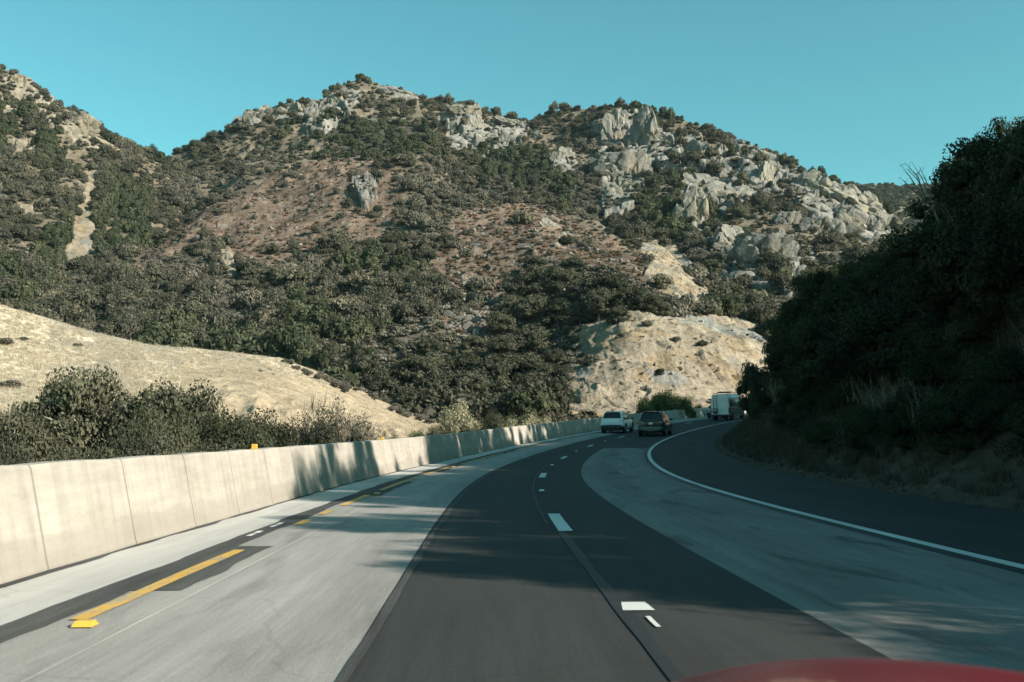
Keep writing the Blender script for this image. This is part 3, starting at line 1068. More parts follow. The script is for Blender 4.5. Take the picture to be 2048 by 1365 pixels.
tag(obj('roadside_bank', bme), 'steep overgrown bank in shade on the right of the road', kind='structure')


def bank_at(s, o):
    i = np.clip((s - bs[0]) / .6, 0, len(bs) - 1.01)
    j = np.clip(np.interp(o, bo, np.arange(len(bo))), 0, len(bo) - 1.01)
    a, b_ = int(i), int(j)
    u, v = i - a, j - b_
    A = BANKV
    return (A[a, b_] * (1 - u) + A[a + 1, b_] * u) * (1 - v) + (A[a, b_ + 1] * (1 - u) + A[a + 1, b_ + 1] * u) * v

# ------------------------------------------------------------------ plants: prototypes
PROTO = bpy.data.collections.new('prototypes')           # not linked to the scene: only its meshes are used


def unit(n, rng):
    v = rng.normal(size=(n, 3))
    return v / np.linalg.norm(v, axis=1)[:, None]


def uvball(c, r, nu=9, nv=6):
    V = []
    for i in range(nv + 1):
        t = math.pi * i / nv
        for j in range(nu):
            a = 2 * math.pi * j / nu
            V.append((c[0] + r[0] * math.sin(t) * math.cos(a), c[1] + r[1] * math.sin(t) * math.sin(a), c[2] + r[2] * math.cos(t)))
    F = []
    for i in range(nv):
        for j in range(nu):
            k = (j + 1) % nu
            F.append((i * nu + j, i * nu + k, (i + 1) * nu + k, (i + 1) * nu + j))
    return np.array(V), np.array(F)


def foliage_mesh(name, blobs, count, size, m, seed, core=.70, up=.25, aspect=.6, shell=.55):
    """small leaf-clump faces spread through the outer volume of lumpy blobs, over a rough inner mass"""
    rng = np.random.default_rng(seed)
    B = np.array([b[0] for b in blobs], float)
    Rr = np.array([b[1] for b in blobs], float)
    w = (Rr[:, 0] * Rr[:, 1] + Rr[:, 0] * Rr[:, 2])
    idx = rng.choice(len(B), count, p=w / w.sum())
    u = unit(count, rng)
    u[:, 2] = np.where(u[:, 2] < -.35, -u[:, 2], u[:, 2])
    rad = shell + (1.06 - shell) * rng.random(count) ** .6
    lump = 1 + .22 * fbm(u * 2.2 + idx[:, None] * 7.7, 3, seed)
    c = B[idx] + u * Rr[idx] * (rad * lump)[:, None]
    n = u * .8 + unit(count, rng) * .75 + np.array([0, 0, up])
    n /= np.linalg.norm(n, axis=1)[:, None]
    a = np.cross(n, unit(count, rng))
    a /= np.linalg.norm(a, axis=1)[:, None] + 1e-9
    b = np.cross(n, a)
    sz = size * (.55 + .9 * rng.random(count))[:, None]
    # pointed leaf-spray outline: four corners, a tip and a stalk end
    V = np.stack([c - a * sz, c - b * sz * aspect * (.6 + .6 * rng.random((count, 1))), c + a * sz, c + b * sz * aspect * (.6 + .6 * rng.random((count, 1)))], 1).reshape(-1, 3)
    F = np.arange(4 * count).reshape(-1, 4)
    sh = np.repeat(np.clip(rng.normal(.5, .24, count) + .18 * rng.normal(size=len(B))[idx], 0, 1), 4)
    if core:
        for k in range(len(B)):
            cv, cf = uvball((0, 0, 0), (1, 1, 1))
            cv = B[k] + cv * Rr[k] * core * (1 + .25 * fbm(cv * 2.0 + k * 3.3, 2, seed))[:, None]
            F = np.concatenate([F, cf + len(V)])
            V = np.concatenate([V, cv])
            sh = np.concatenate([sh, rng.random(len(cv)) * .5])
    me = mesh_np(name, V, F, [m])
    at = me.attributes.new('shade', 'FLOAT', 'POINT')
    at.data.foreach_set('value', sh.astype(np.float32))
    return me


def shrub_blobs(seed, n=9, flat=.75, spread=.62):
    r = random.Random(seed)
    out = []
    for i in range(n):
        a = r.uniform(0, 6.28)
        d = spread * math.sqrt(r.random())
        s = r.uniform(.26, .48) * (1.15 - .45 * d)
        z = (.30 + .55 * (1 - d) * r.uniform(.6, 1.1)) * flat
        out.append(((d * math.cos(a), d * math.sin(a), z), (s, s, s * r.uniform(.62, .9))))
    out.append(((0, 0, .22), (.72, .72, .26)))
    return out


def oak_blobs(seed, n=16, rad=1.0, h0=.40, h1=1.45, low=6):
    r = random.Random(seed)
    out = []
    for i in range(n):
        a = 2.4 * i + r.uniform(-.5, .5)
        t = (i + .5) / n
        d = rad * (.22 + .72 * math.sqrt(t)) * r.uniform(.7, 1.0)
        z = h1 - (h1 - h0) * (d / rad) ** 1.7 * r.uniform(.6, 1.15) - .14
        s = r.uniform(.22, .40)
        out.append(((d * math.cos(a), d * math.sin(a), z), (s, s, s * r.uniform(.55, .85))))
    for i in range(5):
        a = r.uniform(0, 6.28)
        out.append(((.35 * math.cos(a), .35 * math.sin(a), r.uniform(.7, 1.1)), (.42, .42, .34)))
    for i in range(low):
        a = 6.28 * i / max(1, low) + r.uniform(-.3, .3)
        d = r.uniform(.35, .8)
        s = r.uniform(.26, .40)
        out.append(((d * math.cos(a), d * math.sin(a), r.uniform(.22, .45)), (s, s, s * .75)))
    return out


def trunk_mesh(name, blobs, seed, m, r0=.075, lean=.12):
    r = random.Random(seed)
    b = MB()
    fx, fy = r.uniform(-lean, lean), r.uniform(-lean, lean)
    fork = Vector((fx, fy, .42))
    b.tube([(0, 0, -.25), (fx * .3, fy * .3, .12), fork], [r0 * 1.35, r0, r0 * .85], 8)
    for c, s in blobs[:14]:
        c = Vector(c)
        mid = fork.lerp(c, .5) + Vector((r.uniform(-.08, .08), r.uniform(-.08, .08), r.uniform(-.02, .12)))
        b.tube([fork, fork.lerp(mid, .5) + Vector((0, 0, .02)), mid, c], [r0 * .6, r0 * .42, r0 * .32, r0 * .12], 6)
        for q in range(2):
            e = c + Vector((r.uniform(-1, 1), r.uniform(-1, 1), r.uniform(-.3, .8))).normalized() * s[0] * 1.02
            b.tube([mid, mid.lerp(e, .6) + Vector((r.uniform(-.05, .05), 0, .04)), e], [r0 * .28, r0 * .2, r0 * .06], 5)
    me = bpy.data.meshes.new(name)
    me.from_pydata(b.v, [], b.f)
    me.materials.append(m)
    me.polygons.foreach_set('use_smooth', np.ones(len(me.polygons), bool))
    me.update()
    return me


def twig_mesh(name, seed, m, n=90, h=1.0):
    r = random.Random(seed)
    b = MB()
    for i in range(n):
        a = r.uniform(0, 6.28)
        el = r.uniform(.35, 1.4)
        d = Vector((math.cos(a) * math.cos(el), math.sin(a) * math.cos(el), math.sin(el)))
        L = h * r.uniform(.6, 1.1)
        p0 = Vector((r.uniform(-.12, .12), r.uniform(-.12, .12), 0))
        p1 = p0 + d * L * .5 + Vector((r.uniform(-.06, .06), r.uniform(-.06, .06), .05))
        p2 = p0 + d * L + Vector((r.uniform(-.12, .12), r.uniform(-.12, .12), r.uniform(-.1, .1)))
        b.tube([p0, p1, p2], [.012, .008, .003], 4, False)
        for q in range(4):
            s_ = p1.lerp(p2, r.random())
            e = s_ + (d + Vector((r.uniform(-1, 1), r.uniform(-1, 1), r.uniform(-.4, 1)))).normalized() * r.uniform(.12, .3)
            b.tube([s_, e], [.005, .002], 3, False)
    me = bpy.data.meshes.new(name)
    me.from_pydata(b.v, [], b.f)
    me.materials.append(m)
    me.update()
    return me


def tuft_mesh(name, seed, m, n=26, spread=.22, droop=.35, wid=.012):
    rng = np.random.default_rng(seed)
    V, F, sh = [], [], []
    for i in range(n):
        a = rng.uniform(0, 6.28)
        h = rng.uniform(.55, 1.05)
        d = rng.uniform(0, 1) * droop
        bx, by = rng.normal(0, spread * .5, 2)
        ca, sa = math.cos(a), math.sin(a)
        px, py = -sa * wid, ca * wid
        k = len(V)
        for t, w in ((0, 1), (.5, .8), (1, .12)):
            x, y, z = bx + ca * d * t * t * 1.2, by + sa * d * t * t * 1.2, h * t * (1 - .25 * d * t)
            V += [(x - px * w, y - py * w, z), (x + px * w, y + py * w, z)]
        F += [(k, k + 1, k + 3, k + 2), (k + 2, k + 3, k + 5, k + 4)]
        sh += [rng.random()] * 6
    me = mesh_np(name, np.array(V), np.array(F), [m])
    at = me.attributes.new('shade', 'FLOAT', 'POINT')
    at.data.foreach_set('value', np.array(sh, np.float32))
    return me


def rock_mesh(name, seed, m, n=3, cuts=9, aspect=(1, 1, 1)):
    """a block bounded by flat fracture faces, split by cracks"""
    import bmesh
    r = random.Random(seed)
    bm = bmesh.new()
    bmesh.ops.create_icosphere(bm, subdivisions=n, radius=1.0)
    V = np.array([v.co[:] for v in bm.verts])
    U = V.copy()
    for k in range(cuts):
        d = Vector((r.gauss(0, 1), r.gauss(0, 1), r.gauss(0, .6))).normalized()
        d = np.array(d)
        lim = r.uniform(.42, .78)
        h = V @ d
        V = V - np.where(h > lim, h - lim, 0)[:, None] * d
    if n >= 4:
        q = V * np.array([2.6, 2.6, 1.5]) + seed + .25 * np.stack([fbm(V * 3, 2, seed), fbm(V * 3, 2, seed + 3), fbm(V * 3, 2, seed + 6)], 1)
        f1, f2, cid = voronoi(q, seed)
        V = V * (1 + (cid - .5) * .24 - .17 * np.exp(-((f2 - f1) / .07) ** 2))[:, None]
        V = V * (1 + .05 * ridged(V * np.array([6, 6, 2.2]), 3, seed + 4) + .03 * fbm(V * 9, 3, seed))[:, None]
    else:
        V *= (1 + .12 * fbm(V * 1.7 + seed, 3, seed))[:, None]
    V *= np.array(aspect)
    f = np.array([[v.index for v in q.verts] for q in bm.faces])
    bm.free()
    me = mesh_np(name, V, f, [m], True)
    me.set_sharp_from_angle(angle=math.radians(28))
    return me


def scatter(name, label, cat, protos, pts, scl, rot, idx, kind='stuff'):
    """one uncountable mass: prototypes set out on points"""
    pc = bpy.data.collections.new(name + '_prototypes')
    for i, me in enumerate(protos):
        pc.objects.link(bpy.data.objects.new('%s_%02d' % (name, i), me))
    n = len(pts)
    me = bpy.data.meshes.new(name)
    me.vertices.add(n)
    me.vertices.foreach_set('co', np.ascontiguousarray(pts, np.float32).ravel())
    for nm, ty, key, dat in (('size', 'FLOAT_VECTOR', 'vector', scl), ('turn', 'FLOAT_VECTOR', 'vector', rot)):
        a = me.attributes.new(nm, ty, 'POINT')
        a.data.foreach_set(key, np.ascontiguousarray(dat, np.float32).ravel())
    a = me.attributes.new('pick', 'INT', 'POINT')
    a.data.foreach_set('value', np.ascontiguousarray(idx, np.int32))
    o = obj(name, me)
    ng = bpy.data.node_groups.new(name, 'GeometryNodeTree')
    ng.interface.new_socket('Geometry', in_out='INPUT', socket_type='NodeSocketGeometry')
    ng.interface.new_socket('Geometry', in_out='OUTPUT', socket_type='NodeSocketGeometry')
    gi, go = ng.nodes.new('NodeGroupInput'), ng.nodes.new('NodeGroupOutput')
    ci = ng.nodes.new('GeometryNodeCollectionInfo')
    ci.inputs['Collection'].default_value = pc
    ci.inputs['Separate Children'].default_value = True
    ci.inputs['Reset Children'].default_value = True
    ip = ng.nodes.new('GeometryNodeInstanceOnPoints')
    ip.inputs['Pick Instance'].default_value = True

    def attr(nm, ty):
        k = ng.nodes.new('GeometryNodeInputNamedAttribute')
        k.data_type = ty
        k.inputs['Name'].default_value = nm
        return k.outputs['Attribute']
    ng.links.new(gi.outputs[0], ip.inputs['Points'])
    ng.links.new(ci.outputs[0], ip.inputs['Instance'])
    ng.links.new(attr('pick', 'INT'), ip.inputs['Instance Index'])
    ng.links.new(attr('size', 'FLOAT_VECTOR'), ip.inputs['Scale'])
    e2r = ng.nodes.new('FunctionNodeEulerToRotation')
    ng.links.new(attr('turn', 'FLOAT_VECTOR'), e2r.inputs[0])
    ng.links.new(e2r.outputs[0], ip.inputs['Rotation'])
    ng.links.new(ip.outputs[0], go.inputs[0])
    mod = o.modifiers.new('scatter', 'NODES')
    mod.node_group = ng
    tag(o, label, cat, kind=kind)
    return o


SHRUB = []
for i in range(5):
    SHRUB.append(foliage_mesh('chaparral', shrub_blobs(10 + i, 7 + 3 * i, .62 + .13 * i, .50 + .07 * i), 1150, .088 - .007 * i, M['leaf_chap'], 10 + i, core=.70 - .06 * i))
for i in range(3):
    SHRUB.append(foliage_mesh('green_shrub', shrub_blobs(30 + i, 10, .95), 1150, .084, M['leaf_green'], 30 + i))
for i in range(2):
    SHRUB.append(foliage_mesh('grey_shrub', shrub_blobs(50 + i, 9, .7), 950, .08, M['leaf_grey'], 50 + i, core=.55))
LOW = [foliage_mesh('low_scrub', shrub_blobs(70 + i, 6, .6, .7), 130, .20, M['leaf_rust'], 70 + i, core=.6) for i in range(2)]
LOW += [foliage_mesh('low_scrub', shrub_blobs(76 + i, 6, .6, .7), 130, .20, M['leaf_grey' if i else 'leaf_chap'], 76 + i, core=.6) for i in range(2)]
TUFT = [tuft_mesh('grass_tuft', 90 + i, M['grass'], 30, .45, .5, .016) for i in range(3)]
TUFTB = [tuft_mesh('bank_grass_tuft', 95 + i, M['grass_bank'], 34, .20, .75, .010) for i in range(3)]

# ------------------------------------------------------------------ shrubs on the mountains
cand = []                                                # x, y, D, point, size, proto


def density(x, y, dense=.62):
    d = np.full(len(x), dense)
    d = np.where(fuzzy(x, y, BROWN, 20, 9), .035, d)
    d = np.where(fuzzy(x, y, ROCK + ROCKT, 18), .16, d)
    d = np.where(fuzzy(x, y, TAN, 12, 5), .008, d)
    d = np.where((x > 1100) & (y > 770), 0, d)
    d = np.where(in_poly(x, y, TAN[1]), 0, d)
    d = np.where(fuzzy(x, y, DENSE, 18, 21), 1.3, d)
    clump = fbm(np.stack([x / 46.0, y / 30.0, x * 0], 1), 3, 111)
    return d * np.clip(1 + 2.1 * clump, .06, 2.2) * np.interp(y, [520, 620], [1, .72])


def plant_slope(sheet, n, lo, hi, xr, dens=.62, pad=4, crestfill=0):
    x = RNG.uniform(xr[0], xr[1], n)
    t = RNG.random(n)
    y = sheet.ybot(x) * (1 - t) + (sheet.ytop(x) + pad) * t
    area = (sheet.ybot(x) - sheet.ytop(x)) / 400.0
    keep = RNG.random(n) < density(x, y, dens) * area
    x, y = x[keep], y[keep]
    if crestfill:
        xc = RNG.uniform(xr[0], xr[1], crestfill)
        x = np.concatenate([x, xc])
        y = np.concatenate([y, sheet.ytop(xc) + RNG.uniform(1, 9, crestfill)])
    p = sheet.at(x, y)
    size = np.exp(RNG.normal(math.log((lo + hi) / 2.2), .50, len(x))).clip(lo * .5, hi * 1.7)
    return x, y, p, size


PX, PY, PP, PS, PK = [], [], [], [], []
for sh, n, lo, hi, xr, dn, cf in ((M1, 14500, 1.0, 2.5, (120, 1560), .78, 90), (M2, 9500, 1.0, 2.4, (840, 1800), .66, 190), (M3, 7000, 1.1, 2.5, (-60, 520), 1.15, 80)):
    x, y, p, s = plant_slope(sh, n, lo, hi, xr, dn, crestfill=cf)
    far = fbm(np.stack([x / 120.0, y / 80.0, x * 0 + 2], 1), 3, 140)
    gr = fuzzy(x, y, DENSE, 18, 21) | (far > .28)
    grey = far < -.30
    k = RNG.integers(0, 5, len(x))
    k = np.where(gr, RNG.integers(5, 8, len(x)), k)
    k = np.where(grey, RNG.integers(8, 10, len(x)), k)
    lowslope = np.clip((y - 520) / 200, 0, 1)
    PX.append(x); PY.append(y); PP.append(p); PS.append(s * (1 + .25 * lowslope)); PK.append(k)
PX, PY, PP, PS, PK = map(np.concatenate, (PX, PY, PP, PS, PK))
# the big oaks and the road cut are planted by hand below
OAKZ = [[(690, 690), (860, 640), (1150, 650), (1160, 800), (1120, 850), (860, 850), (700, 800)], [(990, 560), (1100, 520), (1300, 560), (1330, 640), (1260, 650), (1100, 660), (960, 650)]]
keep = ~(in_poly(PX, PY, OAKZ[0]) | in_poly(PX, PY, OAKZ[1]))
PX, PY, PP, PS, PK = PX[keep], PY[keep], PP[keep], PS[keep], PK[keep]
show = PS / PP[:, 1]
# hidden behind the grass hill?
hid = (PY > np.interp(PX, [-200, 0, 300, 560, 700, 880], [548, 610, 690, 716, 773, 848]) + 25) & (PX < 880)
order = np.argsort(-(show * ~hid))
ind = order[:230]
rest = order[230:]
rest = rest[~hid[rest]]
ROTZ = RNG.uniform(0, 6.28, len(PX))
ASP = RNG.uniform(.78, 1.15, (len(PX), 3)) * np.array([.92, .92, 1.32])
KINDS = {'chap': 'olive chaparral shrub', 'green': 'greener rounded shrub', 'grey': 'pale grey dry shrub'}


def zone(x, y):
    if x < 420 and y < 640 and x < 420 - (y - 375) * 1.05: return 'on the left mountain'
    if y > 640: return 'low on the slope behind the grass hill' if x < 860 else 'on the slope around the road cut'
    if x > 1200 and y < 520: return 'among the grey cliffs'
    if x > 1290: return 'on the slope under the cliffs'
    if y < 300: return 'near the summits of the middle mountain'
    if x > 900: return 'on the spur above the oak groves'
    return 'on the middle slope left of the brown scree' if x < 560 else 'on the middle slope below the brown scree'


for i in ind:
    z = 'chap' if PK[i] < 5 else 'green' if PK[i] < 8 else 'grey'
    zn = zone(PX[i], PY[i])
    o = obj('shrub', SHRUB[PK[i]])
    o.location = PP[i] - np.array([0, 0, .15 * PS[i]])
    o.scale = tuple(PS[i] * ASP[i])
    o.rotation_euler = (0, 0, ROTZ[i])
    tag(o, KINDS[z] + ' ' + zn, 'shrub', KINDS[z] + 's ' + zn)
zr = np.zeros(len(rest))
scatter('chaparral_cover', 'mass of olive chaparral covering the mountainsides', 'chaparral', SHRUB, PP[rest] - np.array([0, 0, .15]) * PS[rest][:, None], PS[rest][:, None] * ASP[rest], np.stack([zr, zr, ROTZ[rest]], 1), PK[rest])

# low scrub between the shrubs, thickest on the brown scree
lx, lp, ls, lk = [], [], [], []
for sh, n, xr in ((M1, 17000, (120, 1560)), (M2, 8500, (840, 1800)), (M3, 4500, (-60, 500))):
    x = RNG.uniform(xr[0], xr[1], n)
    t = RNG.random(n)
    y = sh.ybot(x) * (1 - t) + (sh.ytop(x) + 4) * t
    br = fuzzy(x, y, BROWN, 20, 9)
    tn = fuzzy(x, y, TAN, 12, 5)
    rk = fuzzy(x, y, ROCK + ROCKT, 18)
    k_ = RNG.random(n) < np.where(br, .95, np.where(tn, .012, np.where(rk, .22, .75)))
    x, y, br = x[k_], y[k_], br[k_]
    lp.append(sh.at(x, y))
    ls.append(RNG.uniform(.4, 1.0, len(x)) * np.where(fuzzy(x, y, TAN, 12, 5), .5, np.where(br, .9, 1.55)))
    lk.append(np.where(br & (RNG.random(len(x)) < .6), RNG.integers(0, 2, len(x)), RNG.integers(2, 4, len(x))))
lp, ls, lk = np.concatenate(lp), np.concatenate(ls), np.concatenate(lk)
zr = np.zeros(len(lp))
scatter('low_scrub', 'low rusty and grey scrub scattered over the slopes', 'scrub', LOW, lp - np.array([0, 0, .1]), ls[:, None] * RNG.uniform(.8, 1.3, (len(lp), 3)), np.stack([zr, zr, RNG.uniform(0, 6.28, len(lp))], 1), lk)

# far ridge cover
x = RNG.uniform(1600, 2000, 2600)
t = RNG.random(2600) ** .6
y = M4.ybot(x) * (1 - t) + (M4.ytop(x) + 2) * t
fp = M4.at(x, y)
fz = np.zeros(len(x))
scatter('ridge_cover', 'dark trees and brush massed on the far ridge', 'brush', SHRUB, fp - np.array([0, 0, .6]), RNG.uniform(2.0, 5.0, (2600, 1)) * RNG.uniform(.8, 1.2, (2600, 3)), np.stack([fz, fz, RNG.uniform(0, 6, 2600)], 1), RNG.integers(0, 8, 2600))

# ------------------------------------------------------------------ rock outcrops
ROCKS_G = [rock_mesh('rock_outcrop', 200 + i, M['rock_grey'], 5, 17 + i, (1.1, .85, 1.1)) for i in range(6)]
ROCKS_T = [rock_mesh('rock_outcrop', 220 + i, M['rock_tan'], 5, 13, (1.1, .85, 1.0)) for i in range(3)]
STONE_G = [rock_mesh('stone', 240 + i, M['rock_grey'], 2, 8, (1, .85, .7)) for i in range(4)]
STONE_T = [rock_mesh('stone', 250 + i, M['rock_tan'], 2, 8, (1, .85, .7)) for i in range(3)]


def rock(sheet, x, y, w, h, me, label, group=None, roll=0.0, turn=None, push=.62):
    h = min(h, 1.5 * w)
    y = max(y, float(sheet.ytop(x)) + .5 * h - 3)
    p = sheet.at(x, y)
    D = p[1]
    sx, sz = w / 2 / FPX * D * 1.12, h / 2 / FPX * D * 1.12
    o = obj('rock_outcrop', me)
    o.location = (p[0], p[1] + push * sx, p[2])
    o.scale = (sx, max(sx, sz) * .8, sz)
    o.rotation_euler = (R.uniform(-.12, .12), roll, R.uniform(-.5, .5) if turn is None else turn)
    return tag(o, label, 'rock', group)


BIG = [(M2, 1232, 282, 58, 92, 0, 0, 'tall pale rock pillar near the top of the cliffs'),
       (M2, 1290, 300, 70, 105, 1, .2, 'broad slabby rock right of the tall pillar under the summit'),
       (M2, 1252, 368, 120, 88, 2, .1, 'bulging grey rock face with an ochre streak below the tall pillar'),
       (M2, 1240, 412, 62, 58, 3, -.2, 'rugged rock knob standing above the green valley, below the ochre streak'),
       (M2, 1440, 412, 150, 130, 4, .35, 'largest pale grey cliff slab in the middle of the cliffs'),
       (M2, 1392, 470, 70, 110, 5, .1, 'jagged rock rib at the lower left foot of the largest slab'),
       (M2, 1528, 372, 46, 80, 0, .3, 'narrow upright rock right of the largest slab'),
       (M2, 1632, 392, 82, 72, 1, .1, 'smooth rounded boulder with a dark crack on its right'),
       (M2, 1686, 392, 56, 70, 2, .5, 'leaning boulder beside the smooth rounded one'),
       (M2, 1722, 425, 120, 66, 3, .75, 'long slab tilting down to the right near the end of the cliffs'),
       (M2, 1665, 468, 110, 92, 4, -.3, 'big pale boulder overhanging the dark bank trees'),
       (M2, 1625, 482, 90, 56, 5, -.4, 'boulder with an undercut base left of the big pale boulder'),
       (M2, 1540, 540, 120, 96, 2, .3, 'broken rock buttress above the bank trees'),
       (M2, 1470, 520, 100, 54, 0, .2, 'low shadowed ledge left of the broken buttress'),
       (M2, 1770, 440, 60, 56, 1, .4, 'small rock block at the right end of the cliffs'),
       (M2, 1545, 345, 60, 44, 5, .2, 'knobbly rock just under the skyline right of the summit'),
       (M2, 1475, 300, 46, 24, 3, .3, 'flat rock on the skyline right of the summit'),
       (M2, 1350, 300, 50, 66, 4, .1, 'grey rock face right of the slabby summit rock'),
       (M2, 1575, 470, 56, 50, 2, .2, 'weathered rock in the grassy patch under the cliffs'),
       (M2, 1130, 352, 46, 34, 0, .3, 'white-faced rock among green shrubs left of the cliffs'),
       (M2, 1077, 289, 26, 24, 1, 0, 'small white rock in the dip between the two summits'),
       (M2, 925, 262, 74, 34, 2, .2, 'rock ledge casting a shadow right of the main summit'),
       (M2, 965, 290, 70, 40, 3, .3, 'lower rock ledge right of the main summit'),
       (M2, 1020, 258, 60, 22, 4, .3, 'thin rock slab near the dip between the summits'),
       (M1, 530, 238, 122, 42, 5, -.25, 'grey whaleback rock dome left of the main summit'),
       (M1, 470, 258, 50, 24, 0, -.2, 'small rock at the left end of the whaleback dome'),
       (M1, 632, 240, 38, 66, 3, .2, 'yellowish rock spine below the main summit'),
       (M1, 672, 215, 40, 36, 1, .1, 'dark-cracked rock left under the main summit'),
       (M1, 700, 242, 42, 30, 2, .1, 'pale rock under the main summit'),
       (M1, 790, 184, 70, 24, 4, .25, 'flat pinkish rocks on the skyline right of the main summit'),
       (M1, 745, 248, 26, 26, 5, 0, 'small block on the slope below the main summit'),
       (M1, 740, 402, 34, 50, 2, -.4, 'white rock patch on the brown scree below the main summit'),
       (M1, 1065, 515, 40, 12, 3, .15, 'flat rock ledge on the brown spur'),
       (M1, 1100, 475, 40, 30, 4, .5, 'grey broken rocks near the spur crest')]
for sh, x, y, w, h, k, roll, lab in BIG:
    rock(sh, x, y, w * 1.22, h * 1.22, ROCKS_G[k], lab, 'named rocks of the mountains', roll, push=.30)
for x, y, w, h, k, roll, lab in [(140, 275, 96, 66, 0, .45, 'largest tan rock face on the left mountain'), (190, 305, 76, 36, 1, .5, 'lower end of the largest tan rock on the left mountain'), (50, 192, 70, 40, 2, .4, 'tan rocks under the crest at the left edge'), (20, 165, 40, 28, 0, .3, 'highest tan rock at the left edge'),
                                 (85, 225, 60, 36, 1, .4, 'tan rock between the crest and the largest face'), (45, 296, 44, 30, 2, .2, 'lowest tan rock at the left edge'), (112, 250, 30, 22, 0, .3, 'small tan rock beside the largest tan face'), (318, 320, 44, 16, 1, .55, 'pinkish rock on the saddle skyline at the left')]:
    rock(M3, x, y, w, h, ROCKS_T[k], lab, 'named rocks of the mountains', roll)
# smaller rocks filling the cliffs
RZ = ['in the cliff under the right summit', 'around the largest cliff slab', 'at the right end of the cliffs', 'in the buttress above the bank trees', 'under the skyline right of the largest slab', 'beside the right summit rocks', 'right of the main summit', 'among green shrubs left of the cliffs', 'on the whaleback dome left of the main summit']
cnt = 0
while cnt < 60:
    pi = R.randrange(9)
    poly = ROCK[pi]
    xs_ = [q[0] for q in poly]; ys_ = [q[1] for q in poly]
    x, y = R.uniform(min(xs_), max(xs_)), R.uniform(min(ys_), max(ys_))
    if not in_poly(np.array([x]), np.array([y]), poly)[0]:
        continue
    sh = M1 if x < 830 else M2
    w = R.uniform(16, 50)
    rock(sh, x, y, w, w * R.uniform(.6, 1.3), R.choice(ROCKS_G), 'grey sandstone block ' + RZ[pi], 'sandstone blocks ' + RZ[pi], R.uniform(-.3, .5))
    cnt += 1
# loose stones on scree, slides and the road cut
sp, sk = [], []
for sh, polys, n in ((M1, BROWN, 1500), (M1, TAN[:2], 900), (M2, ROCK, 700), (M3, TAN + ROCKT, 150)):
    for _ in range(n):
        poly = polys[R.randrange(len(polys))]
        xs_ = [q[0] for q in poly]; ys_ = [q[1] for q in poly]
        x, y = R.uniform(min(xs_), max(xs_)), R.uniform(min(ys_), max(ys_))
        if in_poly(np.array([x]), np.array([y]), poly)[0] and sh.x0 < x < sh.x1 and sh.ytop(x) < y < sh.ybot(x):
            sp.append(sh.at(x, y)); sk.append(R.randrange(4) if polys in (ROCK, BROWN) else 4 + R.randrange(3))
sp = np.array(sp)
ssz = np.exp(RNG.normal(math.log(.5), .5, len(sp))).clip(.2, 1.6) * np.where(np.array(sk) > 3, .45, 1)
scatter('loose_stones', 'loose stones strewn over scree and road cut', 'stones', STONE_G + STONE_T, sp, ssz[:, None] * RNG.uniform(.7, 1.3, (len(sp), 3)), RNG.uniform(-.4, .4, (len(sp), 3)) + np.stack([0 * ssz, 0 * ssz, RNG.uniform(0, 6, len(sp))], 1), np.array(sk))
for (x, y, w, lab) in [(520, 745, 16, 'grey stone in the eroded earth of the grass hill'), (538, 742, 15, 'round pale stone high on the eroded earth'), (545, 752, 12, 'small pale stone under the round one'), (250, 735, 12, 'whitish stone on the grass hill above the oaks'), (270, 728, 10, 'small stone on the grass hill above the oaks'), (620, 752, 10, 'stone near the right end of the grass hill crest'), (560, 735, 10, 'pale stone at the grass edge of the hill'), (795, 818, 14, 'stone on the lower right flank of the grass hill')]:
    rock(MC, x, y, w, w * .8, STONE_T[R.randrange(3)], lab, 'stones on the grass hill')

# ------------------------------------------------------------------ trees
OAKB = [oak_blobs(300 + i, 17 + 2 * i, low=4) for i in range(3)]


def ragged_blobs(seed):
    r = random.Random(seed)
    out = []
    for i in range(46):
        a = r.uniform(0, 6.28)
        t = r.random()
        z = .16 + 1.22 * t
        d = (1.0 - .55 * t ** 2.2) * math.sqrt(r.random()) * r.uniform(.8, 1.08)
        k = r.uniform(.12, .27)
        out.append(((d * math.cos(a), d * math.sin(a), z), (k, k, k * r.uniform(.6, 1.0))))
    for i in range(4):
        a = r.uniform(0, 6.28)
        out.append(((.3 * math.cos(a), .3 * math.sin(a), r.uniform(.35, .85)), (.42, .42, .30)))
    return out


BANKB = [ragged_blobs(370 + i) for i in range(3)]
OAK_CROWN = [foliage_mesh('crown', OAKB[i], 21000, .0195, M['leaf_oak'], 310 + i, core=.36, aspect=.9, shell=.35) for i in range(3)]
OAK_TRUNK = [trunk_mesh('trunk', OAKB[i], 320 + i, M['bark']) for i in range(3)]
FOAKB = [oak_blobs(330 + i, 14, 1.0, .42, 1.32, 7) for i in range(4)]
FOAK_CROWN = [foliage_mesh('crown', FOAKB[i], 3600, .048, M['leaf_oak'], 340 + i, core=.62) for i in range(4)]
FOAK_TRUNK = [trunk_mesh('trunk', FOAKB[i], 350 + i, M['bark'], .06) for i in range(4)]
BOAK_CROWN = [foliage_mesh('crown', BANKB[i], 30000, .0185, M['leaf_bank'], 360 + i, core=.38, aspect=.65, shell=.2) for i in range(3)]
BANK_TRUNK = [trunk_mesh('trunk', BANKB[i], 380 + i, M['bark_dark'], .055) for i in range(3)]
NSHRUB = [foliage_mesh('foliage', shrub_blobs(400 + i, 12, .95), 12000, .021, M['leaf_oak' if i < 2 else 'leaf_green'], 400 + i, core=.58, aspect=.65, shell=.4) for i in range(4)]
GSHRUB = [foliage_mesh('foliage', shrub_blobs(410 + i, 13, 1.0), 9000, .026, M['leaf_bright'], 410 + i, core=.58, aspect=.65, shell=.4) for i in range(2)]
PSHRUB = [foliage_mesh('foliage', shrub_blobs(420 + i, 11, 1.0), 5200, .028, M['leaf_pale'], 420 + i, core=.6, up=.9) for i in range(2)]
